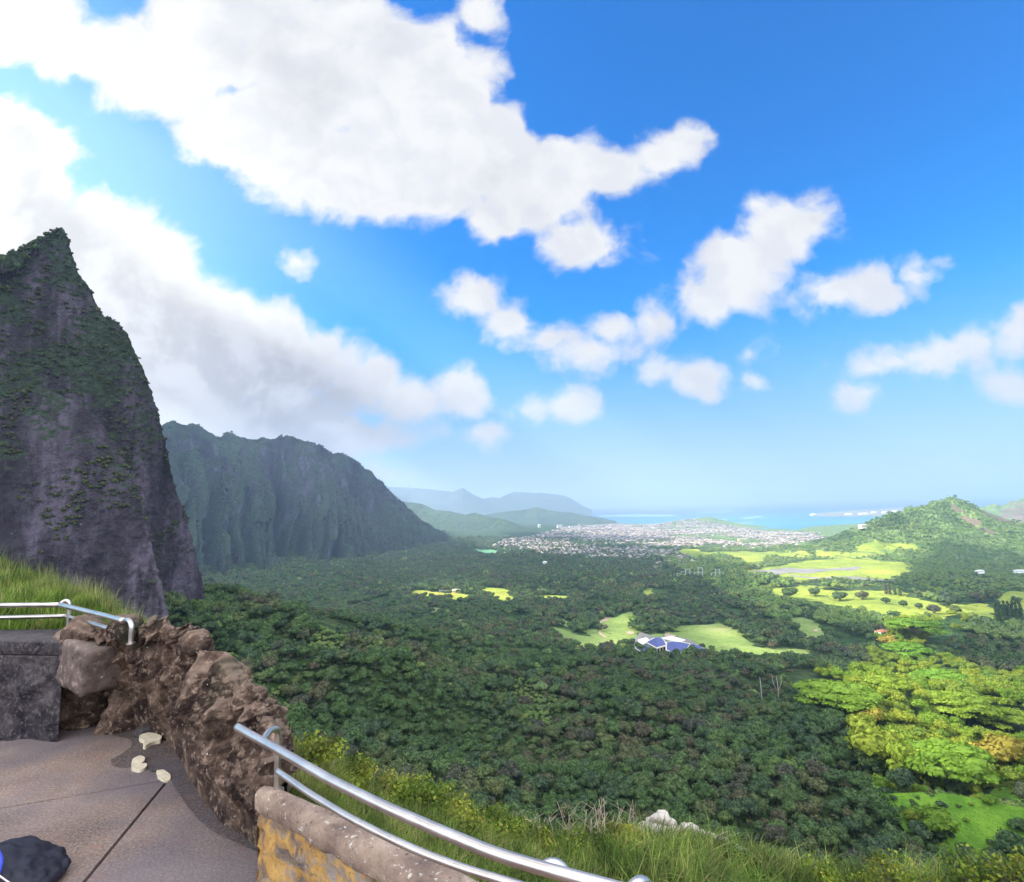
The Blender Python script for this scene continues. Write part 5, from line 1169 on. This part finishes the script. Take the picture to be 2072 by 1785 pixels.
def on(S_, n, i0=0, i1=None, p=1.0):
    i1 = i1 or S_.shape[0]-1; u = i0+(i1-i0)*rng.uniform(0, 1, n)**p; v = rng.uniform(0, S_.shape[1]-1.001, n); i = u.astype(int); j = v.astype(int); fu, fv = (u-i)[:, None], (v-j)[:, None]
    return (S_[i, j]*(1-fu)+S_[i+1, j]*fu)*(1-fv)+(S_[i, j+1]*(1-fu)+S_[i+1, j+1]*fu)*fv
def right_of(P): return P[P[:, 0] > -1.75+(P[:, 1]-3.9)*-.15]
blades('grass', right_of(on(slope, 60000, 2, 33)), .26, .0065, M_blade, .75, (.12, -.05), kind='stuff')
blades('grass', on(slope[:, 60:], 9000, 6, 28), .42, .008, M_blade, 1.0, (.25, -.1), kind='stuff')
blades('dry_grass', on(slope, 7000, 16, 33), .33, .004, M_dryb, .35, kind='stuff')
def bush(c, r_, h, n, sz, mat, label, seed, group=None, name='bush'):
    e = thing(name, label, 'shrub', tuple(c), 0, group); rr = np.random.default_rng(seed); ps = []; st = []
    for i in range(14):
        a = rr.uniform(0, 6.28); q_ = math.sqrt(rr.uniform())*r_*.8; cc = np.array([q_*math.cos(a), q_*math.sin(a), h*rr.uniform(.35, .8)]); st.append(tube_mesh([(cc[0]*.15, cc[1]*.15, -.1), cc*[.6, .6, .6], cc], [.010, .007, .004], 5))
        d = rr.normal(size=(n//14, 3)); d /= np.linalg.norm(d, axis=1, keepdims=True); Pp = cc+d*np.array([r_*.42, r_*.42, h*.34])*rr.uniform(.4, 1.1, (len(d), 1)); nn = d+rr.normal(0, .7, d.shape); nn /= np.linalg.norm(nn, axis=1, keepdims=True)
        V, F = quads(Pp, nn, sz, rr); ps.append((V, [F]))
    link('foliage', mesh_np('foliage', *join(ps), [mat], False), e); link('stem', mesh_np('stem', *join(st), [M_trunkd]), e); return e
bl = [(305,768,5.9,.34,.30,'scrubby green bush just outside the rail post'),(340,784,6.5,.36,.30,'scraggly bush left of the yellow-green one outside the rail'),(380,800,6.9,.36,.28,'brownish-green bush along the slope edge'),(415,808,7.1,.42,.34,'yellow-green leafy bush at the middle of the slope edge'),
      (455,824,7.2,.46,.36,'bright yellow-green bush on the slope edge under the forest'),(495,838,7.4,.44,.34,'leafy yellowish bush right of the brightest one'),(530,850,7.3,.40,.30,'low olive bush before the dry twigs'),(575,850,7.6,.40,.30,'olive bush under the bare twigs'),(620,846,7.8,.36,.26,'dull green bush left of the pale rocks'),
      (840,884,6.6,.30,.24,'small leafy plant left of the two at the bottom right'),(905,886,6.5,.30,.28,'small yellow-flowered plant at the bottom edge right of centre'),(975,886,6.4,.30,.30,'small leafy plant near the bottom right corner'),(1018,884,6.4,.26,.30,'orange-tipped plant in the bottom right corner')]
for i, (x, y, d, r_, h, l) in enumerate(bl): bush(Pd(x, y, d)-[0, 0, .08], r_, h, 1900 if i < 9 else 700, .020 if i < 9 else .017, M_leafy, l, 60+i)
# bare twigs
def twigs(c, n, h, label, seed, sp=.5):
    rr = np.random.default_rng(seed); ps = []
    for i in range(n):
        a = rr.uniform(0, 6.28); d = np.array([math.cos(a)*rr.uniform(.2, .9), math.sin(a)*.4, 1.0]); l_ = h*rr.uniform(.5, 1.1); b0 = np.array([rr.uniform(-sp, sp), rr.uniform(-.15, .15), -.05]); m_ = b0+d*l_*.5+rr.normal(0, .03, 3); e_ = b0+d*l_+rr.normal(0, .05, 3)
        ps.append(tube_mesh([b0, m_, e_], [.008, .005, .0025], 5))
        for s_ in range(3):
            t_ = rr.uniform(.35, .9); q_ = b0+(e_-b0)*t_; ps.append(tube_mesh([q_, q_+rr.normal(0, .07, 3)+[0, 0, .07], q_+rr.normal(0, .10, 3)+[0, 0, .13]], [.004, .003, .002], 4))
    tag(link('dry_twigs', mesh_np('dry_twigs', *join(ps), [simple('dry_wood', (.42, .33, .24), .9)]), loc=tuple(c)), label, 'twigs')
twigs(Pd(592, 842, 7.9), 14, .52, 'tangle of bare dry twigs sticking up left of the pale rocks', 3); twigs(Pd(548, 845, 7.7), 7, .34, 'smaller spray of bare twigs at the dip in the slope edge', 4, .25); twigs(Pd(735, 862, 8.0), 4, .22, 'few upright dry stalks beside the pale rubble', 6, .35)
M_pale = rockmat('pale_rock', (.30, .25, .21), (.44, .37, .31), (.58, .50, .43), 4.0, None, .01, .8)
rk_ = [(661,818,8.5,.11),(655,824,8.5,.12),(668,825,8.5,.10),(646,826,8.5,.10),(678,830,8.5,.09),(690,829,8.5,.10),(700,834,8.5,.08),(712,838,8.4,.09),(722,842,8.4,.08),(733,848,8.3,.07),(742,850,8.3,.06),(640,832,8.4,.09),(661,831,8.4,.12)]
for i, (x, y, d, r_) in enumerate(rk_):
    boulder('pale_rock', Pd(x, y+2, d), (r_*1.25, r_, r_*.9), M_pale, 'topmost pale rock on the rubble crest' if i == 0 else 'pale broken rock in the rubble ridge along the slope edge', 'rock', 40+i, None if i == 0 else 'pale rubble on the slope edge', .5, .2, 3)

# grassy bank beyond the left railing
b0 = [Pd(a, b_, d) for a, b_, d in ((-200,640,11.5),(0,640,11.0),(70,638,10.2),(120,650,8.8),(150,660,8.2))]; b1_ = [Pd(a, b_, d) for a, b_, d in ((-200,540,22),(-60,556,18),(0,572,16),(20,578,15.5),(45,590,14.5),(62,600,13.5),(80,607,12.5),(100,616,11.3),(114,625,10.2),(140,650,9.2))]
B0, B1 = densify(b0, 90), densify(b1_, 90); B2 = B1.copy(); o_ = B1[:, :2]/np.linalg.norm(B1[:, :2], axis=1, keepdims=True); B2[:, :2] += o_*8; B2[:, 2] -= 12
t = np.linspace(0, 1, 24)[:, None, None]; bank_ = np.concatenate([B0[None]*(1-t)+B1[None]*t, (B1[None]*(1-t)+B2[None]*t)[1:]], 0); bank_[1:, :, 2] += (fbm(bank_[1:, :, 0], bank_[1:, :, 1], o=3, seed=2)-.5)*.3
grid_obj('grass_bank', bank_, M_soil, kind='structure')
blades('grass', on(bank_, 26000, 0, 26), .36, .012, M_blade, .5, (.1, 0), kind='stuff'); blades('dry_grass', on(bank_, 2500, 14, 25), .55, .007, M_dryb, .3, kind='stuff')
